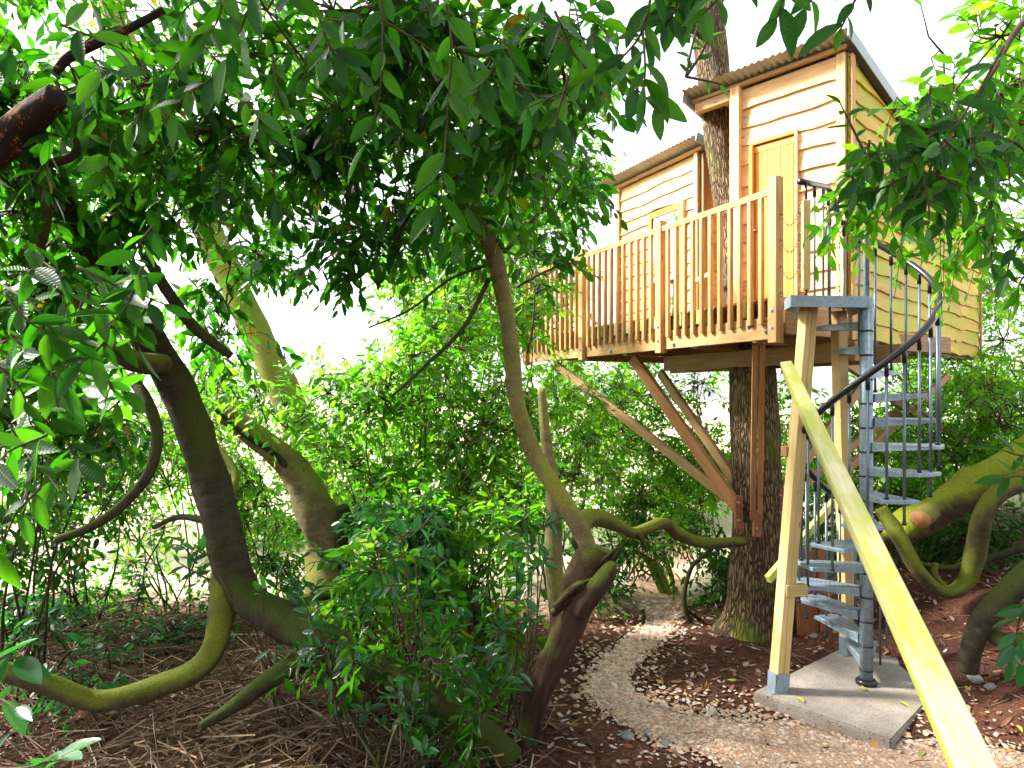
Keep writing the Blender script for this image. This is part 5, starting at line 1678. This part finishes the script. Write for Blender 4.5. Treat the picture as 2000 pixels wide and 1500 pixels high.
NB.append(('overhead_branch', 'few long dark leaves hanging over the corrugated roof of the tall cabin', [([(1690, -40, 1.75), (1655, 30, 1.75), (1640, 60, 1.75)], 5), ([(1540, -50, 1.7), (1530, 0, 1.7), (1515, 40, 1.7)], 4), ([(1600, -60, 1.8), (1590, -10, 1.8), (1570, 20, 1.8)], 4), ([(1440, -60, 1.8), (1400, 0, 1.8), (1370, 30, 1.8)], 5)], .115))
NB.append(('overhead_branch', 'broad pale-veined leaves overhead near the top left of the canopy', [([(440, -30, 2.0), (425, 40, 2.0), (400, 70, 2.0)], 6), ([(500, -30, 2.0), (470, 60, 2.05), (440, 120, 2.1)], 6)] + auto_twigs(r9, 350, 150, 2.4, 130, 110, 7, 110, (-.1, .8), 6) + auto_twigs(r9, 120, 90, 2.2, 110, 50, 4, 120, (.2, .6), 5), .14))
for k in range(len(NB)):
    nm, lb, tw, ll = NB[k]
    leafy_branch(nm, lb, tw, ll, 300 + k, hang=.7, group='laurel branches hanging overhead', face=.55)
tw = [([(1960, 90, 2.7), (1910, 180, 2.7), (1840, 290, 2.65), (1795, 370, 2.6), (1770, 420, 2.6)], 14), ([(1880, 230, 2.7), (1780, 290, 2.7), (1700, 330, 2.6)], 9), ([(1850, 290, 2.65), (1740, 360, 2.6), (1670, 380, 2.55)], 9), ([(1830, 330, 2.6), (1850, 370, 2.6), (1870, 410, 2.6)], 9), ([(1690, 300, 2.6), (1660, 240, 2.6), (1640, 200, 2.6)], 6)]
tw += auto_twigs(r9, 1785, 310, 2.65, 125, 90, 26, 70, (-.2, .7), 7) + auto_twigs(r9, 1870, 240, 2.9, 110, 110, 18, 80, (-.2, .6), 7) + auto_twigs(r9, 1940, 330, 3.0, 70, 130, 14, 80, (-.1, .7), 6)
leafy_branch('overhead_branch', 'dense leafy laurel branch hanging in front of the tall cabin side wall', tw, .11, 320, hang=.5, group='laurel branches hanging overhead')
RB = bpy.data.objects[[o.name for o in bpy.data.objects if o.get('label', '').startswith('dense leafy laurel branch')][0]]
foliage('foliage', [(1870, 190, 3.9, 120, 110, .4, 42), (1940, 330, 4.2, 70, 130, .4, 36), (1800, 320, 3.6, 90, 80, .3, 22), (1980, 230, 4.0, 80, 140, .4, 34)], RB, M['leaf_light'], leafL=.115, seed=410, down=.3)
tube('stem', [P(2060, -20, 3.0), P(1985, 60, 2.95), P(1945, 130, 2.8), P(1900, 200, 2.7)], [.018, .015, .012, .008], M['stem_bark'], RB, sides=8, seed=9)
leafy_branch('overhead_branch', 'three oversized bright leaves at the right edge above the path side', [([(2040, 330, 1.55), (1990, 285, 1.5), (1965, 270, 1.5)], 4), ([(2040, 250, 1.6), (1990, 240, 1.6), (1960, 230, 1.6)], 2)], .12, 321, hang=.2, group='laurel branches hanging overhead')
tw = [([(10, 560, 2.3), (70, 600, 2.2), (120, 680, 2.2), (140, 760, 2.2)], 9), ([(150, 520, 2.2), (230, 560, 2.2), (250, 590, 2.2)], 6), ([(-20, 700, 2.2), (40, 760, 2.2), (60, 830, 2.2)], 7), ([(300, 440, 2.3), (270, 480, 2.3), (250, 540, 2.3)], 6)]
tw += auto_twigs(r9, 240, 560, 2.4, 90, 120, 10, 110, (.0, .7), 5, .3) + auto_twigs(r9, 150, 780, 2.5, 110, 90, 8, 100, (.1, .7), 5, .3) + auto_twigs(r9, 110, 620, 2.3, 130, 140, 12, 110, (.1, .6), 5, .3) + auto_twigs(r9, 60, 860, 2.3, 80, 110, 8, 110, (.0, .8), 5, .3)
leafy_branch('near_branch', 'broad rounded laurel leaves close by at the left edge', tw, .135, 322, hang=.35, spread=.95)
leafy_branch('near_branch', 'long glossy leaves reaching in at the bottom left corner', [([(-60, 1500, 1.9), (40, 1500, 1.85), (125, 1482, 1.8)], 4), ([(-60, 1345, 2.0), (0, 1365, 1.95), (40, 1390, 1.9)], 3), ([(-30, 1290, 2.1), (30, 1285, 2.1), (70, 1290, 2.1)], 3), ([(-20, 1560, 1.9), (60, 1530, 1.9), (90, 1500, 1.9)], 3)], .16, 335, hang=.0, kind='leaf_blue', spread=.5, face=.15)
leafy_branch('near_branch', 'light green leaves reaching in from the right edge over the fallen trunk', [([(2060, 930, 2.7), (1990, 930, 2.7), (1960, 935, 2.7)], 6), ([(2060, 880, 2.8), (2000, 890, 2.8), (1960, 880, 2.8)], 5)], .13, 324, hang=.1)
leafy_branch('near_branch', 'glossy leaf spray hanging at the right edge over the bent stem', [([(2050, 1150, 3.2), (2000, 1190, 3.2), (1985, 1240, 3.2), (1975, 1290, 3.2)], 12), ([(2050, 1230, 3.3), (2010, 1270, 3.3), (1990, 1300, 3.3)], 7)], .12, 325, hang=.4, kind='leaf_blue')
leafy_branch('near_branch', 'dark leaf spray hanging at the right edge beside the far cabin end', [([(2050, 430, 3.0), (1985, 480, 3.0), (1965, 540, 3.0)], 10), ([(2060, 500, 3.0), (2000, 540, 3.0), (1985, 580, 3.0)], 7)], .11, 326, hang=.5)
leafy_branch('near_branch', 'little light green leaf sprig in front of the balcony handrail', [([(1010, 560, 5.6), (1065, 530, 5.4), (1120, 512, 5.3)], 8), ([(1030, 690, 5.5), (1040, 640, 5.4), (1045, 570, 5.4)], 6)], .12, 327, hang=.15)
leafy_branch('near_branch', 'fresh leafy twig at the roof edge against the oak trunk', [([(1340, 150, 4.0), (1375, 95, 4.0), (1390, 40, 4.0), (1405, -20, 4.0)], 8), ([(1340, 150, 4.0), (1352, 90, 4.0), (1380, -10, 4.0)], 8), ([(1340, 150, 4.0), (1380, 158, 4.0), (1412, 165, 4.0)], 3)], .10, 328, hang=.2)

SAP = [
    ('leafy laurel sapling with glossy leaves at the foot of the grey trunk', (700, 1440), 4.5, [(690, 1290, 100, 70, 9, 6), (640, 1230, 60, 50, 5, 6)]),
    ('upright laurel sapling left of the rotten stump', (900, 1470), 4.4, [(890, 1330, 90, 90, 9, 6), (950, 1240, 60, 80, 6, 6)]),
    ('tall thin laurel sapling in front of the shrubs in the centre', (840, 1450), 4.7, [(830, 1180, 90, 100, 10, 6), (790, 1060, 70, 80, 7, 6)]),
    ('low laurel sapling rising from the twigs at the bottom centre', (780, 1490), 4.2, [(790, 1400, 90, 60, 8, 6), (860, 1450, 60, 40, 5, 5)]),
    ('sapling with blue-green leaves beside the slender curving stem', (1000, 1380), 4.8, [(1040, 1060, 50, 90, 7, 6), (1000, 1180, 50, 80, 6, 6)]),
    ('small sapling against the leaning trunk', (560, 1380), 5.0, [(560, 1180, 60, 60, 6, 6), (420, 1130, 60, 50, 5, 6)]),
]
for k, (lb, (bx, by), Y, cl) in enumerate(SAP):
    r0 = np.random.default_rng(340 + k)
    tw = []
    for (cx, cy, rx, ry, n, nl) in cl:
        tw += auto_twigs(r0, cx, cy, Y, rx, ry, n, 70, (.0, -.25), nl, .3)
    th = leafy_branch('laurel_sapling', lb, tw, .115, 350 + k, kind='leaf_blue', hang=.12, cat='sapling', group='laurel saplings in the foreground', face=.25, stem_px=2.2)
    g = P(bx, by, Y); g.z = gz(g.x, g.y) - .03
    for pts, nl in tw[::2]:
        e = P(*pts[0])
        m = (g + e) / 2 + Vector(r0.normal(0, .06, 3))
        tube('stem', [g + Vector((r0.normal(0, .05), r0.normal(0, .05), 0)), m, e], [.009, .007, .004], M['stem_bark'], th, n=14, sides=6, lump=.04, seed=k)

# far woodland mass behind everything
far_blobs = []
for (px, py, Y, rx, ry, n) in ((60, 640, 13, 180, 130, 90), (180, 850, 14, 200, 120, 110), (430, 780, 14, 90, 110, 60), (420, 930, 15, 110, 70, 40), (860, 520, 13, 110, 120, 90), (980, 430, 13, 130, 130, 110), (1090, 320, 14, 90, 120, 70), (1100, 620, 14, 60, 120, 50), (880, 760, 14, 180, 110, 120), (760, 900, 14, 150, 100, 90), (1150, 830, 15, 150, 90, 90), (1330, 960, 15, 150, 80, 90), (1650, 860, 15, 130, 100, 80), (1800, 760, 15, 120, 120, 90), (1940, 560, 14, 70, 110, 60), (1970, 760, 14, 80, 150, 80), (1850, 930, 14, 140, 90, 80), (0, 350, 12, 130, 150, 80), (160, 250, 12, 130, 110, 60), (650, 180, 12, 200, 100, 70), (900, 160, 12, 150, 120, 70), (1120, 140, 12, 80, 90, 30), (590, 1000, 15, 110, 60, 40),
    (60, 980, 16, 180, 60, 40), (400, 860, 16, 160, 120, 100), (720, 1000, 16, 200, 80, 100), (1000, 930, 16, 200, 120, 130), (1250, 760, 17, 200, 110, 130), (1500, 880, 17, 200, 130, 130), (1780, 900, 17, 200, 120, 130), (1990, 900, 16, 150, 150, 110), (600, 860, 17, 150, 90, 80), (1300, 1060, 16, 90, 50, 50), (80, 560, 16, 200, 160, 110), (960, 620, 16, 180, 150, 130)):
    far_blobs.append((px, py, Y, rx, ry, 1.3, n))
fo, _ = foliage('distant_woodland', far_blobs, None, M['leaf_light'], leafL=.19, nl=8, slen=.5, tpl=TPL_FAR, seed=400, boughs=True, stem_r=.006, dens=2.6)
fo['label'] = 'pale sunlit mass of distant trees behind the laurels'
fo['category'] = 'woodland'

# unseen laurel foliage added above and behind the viewpoint to shade the foreground
co, _ = foliage('shade_canopy', [(0, -2.0, 6.0, 4.5, 2.0, .9, 190), (-4.5, -0.5, 6.2, 2.5, 2.0, .9, 110), (4.5, -1.5, 6.6, 2.5, 2.0, .9, 100), (0, -5, 4.0, 6.0, 1.0, 2.5, 240), (-7.5, 1.5, 4.5, 1.2, 3.0, 2.0, 120), (6.5, 1.0, 4.5, 1.2, 2.5, 2.0, 110), (-4.5, 5.0, 7.6, 2.6, 3.5, .9, 260), (-3.0, 2.5, 6.4, 2.5, 1.6, .7, 130), (-8.5, 6.5, 5.0, 1.0, 3.0, 2.2, 140)], None, M['leaf_mid'], leafL=.24, nl=8, slen=.6, tpl=TPL_FAR, seed=401, dens=2.2, world=True, stem_r=.006)
co['label'] = 'unseen mass of laurel foliage added over the viewpoint to shade the foreground'
co['category'] = 'canopy'

# ------------------------------------------------------------------ small things on the ground
FLAB = ['fallen leaf on the slab just in front of the stair foot', 'fallen leaf on the slab between the stair foot and the raking beam', 'fallen leaf on the slab in front of the leaning post', 'fallen leaf at the front slab edge below the leaning post', 'fallen leaf near the back of the slab by the rear post', 'fallen leaf on the gravel left of the slab', 'fallen leaf at the near bend of the gravel path', 'fallen leaf just below the nearest corner of the slab', 'fallen leaf on the gravel at the bottom edge, below the leaning post', 'fallen leaf close to the lower end of the raking beam', 'fallen leaf on the bank, midway right of the raking beam', 'fallen leaf at the right edge of the floor, above the bottom corner', 'fallen leaf on the gravel left of the lower end of the beam', 'fallen leaf on the red soil inside the path bend', 'fallen leaf on the soil between the path bend and the slab', 'fallen leaf on the soil nearest the left slab corner', 'fallen leaf on the soil right beside the rotten stump', 'fallen leaf on the bank under the bent stem', 'fallen leaf on the gravel in front of the long slab edge', 'fallen leaf on the bank just right of the slab corner', 'fallen leaf in the bottom right corner', 'fallen leaf on the gravel at the bottom, left of the slab']
for k, (px, py, Y0) in enumerate([(1690, 1352, 0), (1755, 1372, 0), (1570, 1375, 0), (1540, 1395, 0), (1610, 1260, 0), (1390, 1400, 0), (1230, 1395, 0), (1710, 1465, 0), (1500, 1480, 0), (1860, 1440, 0), (1930, 1400, 0), (1985, 1420, 0), (1800, 1480, 0), (1280, 1330, 0), (1340, 1345, 0), (1420, 1330, 0), (1130, 1420, 0), (1945, 1330, 0), (1620, 1460, 0), (1890, 1350, 0), (1960, 1470, 0), (1440, 1460, 0)]):
    # follow the ray down to the ground
    Y = 3.5
    for _ in range(400):
        p = P(px, py, Y)
        onslab = abs((p.x - 3.0) * .72 + (p.y - 5.65) * .69) < .9 and abs((p.x - 3.0) * -.69 + (p.y - 5.65) * .72) < .55
        g_ = .0 if onslab else gz(p.x, p.y) + .012
        if p.z <= g_:
            break
        Y += .01
    r0 = np.random.default_rng(600 + k)
    a = r0.uniform(0, 6.28)
    m = Matrix.Translation((p.x, p.y, g_ + .008)) @ Matrix.Rotation(a, 4, 'Z') @ Matrix.Rotation(r0.normal(0, .15), 4, 'X') @ Matrix.Diagonal((.10 * r0.uniform(.7, 1.2),) * 3).to_4x4()
    if k == 0:
        FLV = leaf_mesh_variants(M['fallen'])
    o = link(bpy.data.objects.new('fallen_leaf', FLV[k % 5]), None, m)
    tag(o, FLAB[k], 'leaf', 'fallen leaves')

STN = [(1590, 1245, .05, 'pale stone on the soil behind the leaning post'), (1225, 1440, .045, 'flat grey stone at the near edge of the gravel'), (1262, 1434, .04, 'rounded dark stone beside the flat grey stone'), (1330, 1405, .03, 'small grey stone at the path bend'), (1905, 1330, .06, 'grey stone set in the dark bank by the slab corner'), (1935, 1345, .05, 'smaller grey stone beside the one in the bank'), (1300, 1455, .05, 'brown stone half buried near the gravel path')]
for k, (px, py, s_, lb) in enumerate(STN):
    Y = 3.5
    for _ in range(500):
        p = P(px, py, Y)
        if p.z <= gz(p.x, p.y):
            break
        Y += .01
    r0 = np.random.default_rng(700 + k)
    bm = bmesh.new()
    bmesh.ops.create_icosphere(bm, subdivisions=2, radius=1)
    ax = r0.uniform(.7, 1.3, 3)
    for v in bm.verts:
        d = 1 + .16 * math.sin(v.co.x * 3 + k) * math.cos(v.co.y * 4 + 2 * k) + .08 * math.sin(v.co.z * 6 + v.co.x * 5)
        v.co = Vector((v.co.x * d * ax[0], v.co.y * d * ax[1], v.co.z * d * .6))
    bmesh.ops.scale(bm, vec=(s_, s_, s_), verts=bm.verts)
    me = bpy.data.meshes.new('stone'); bm.to_mesh(me); bm.free(); me.materials.append(M['stone'])
    me.polygons.foreach_set('use_smooth', [True] * len(me.polygons))
    tag(link(bpy.data.objects.new('stone', me), None, Matrix.Translation((p.x, p.y, gz(p.x, p.y) + s_ * .2))), lb, 'stone')
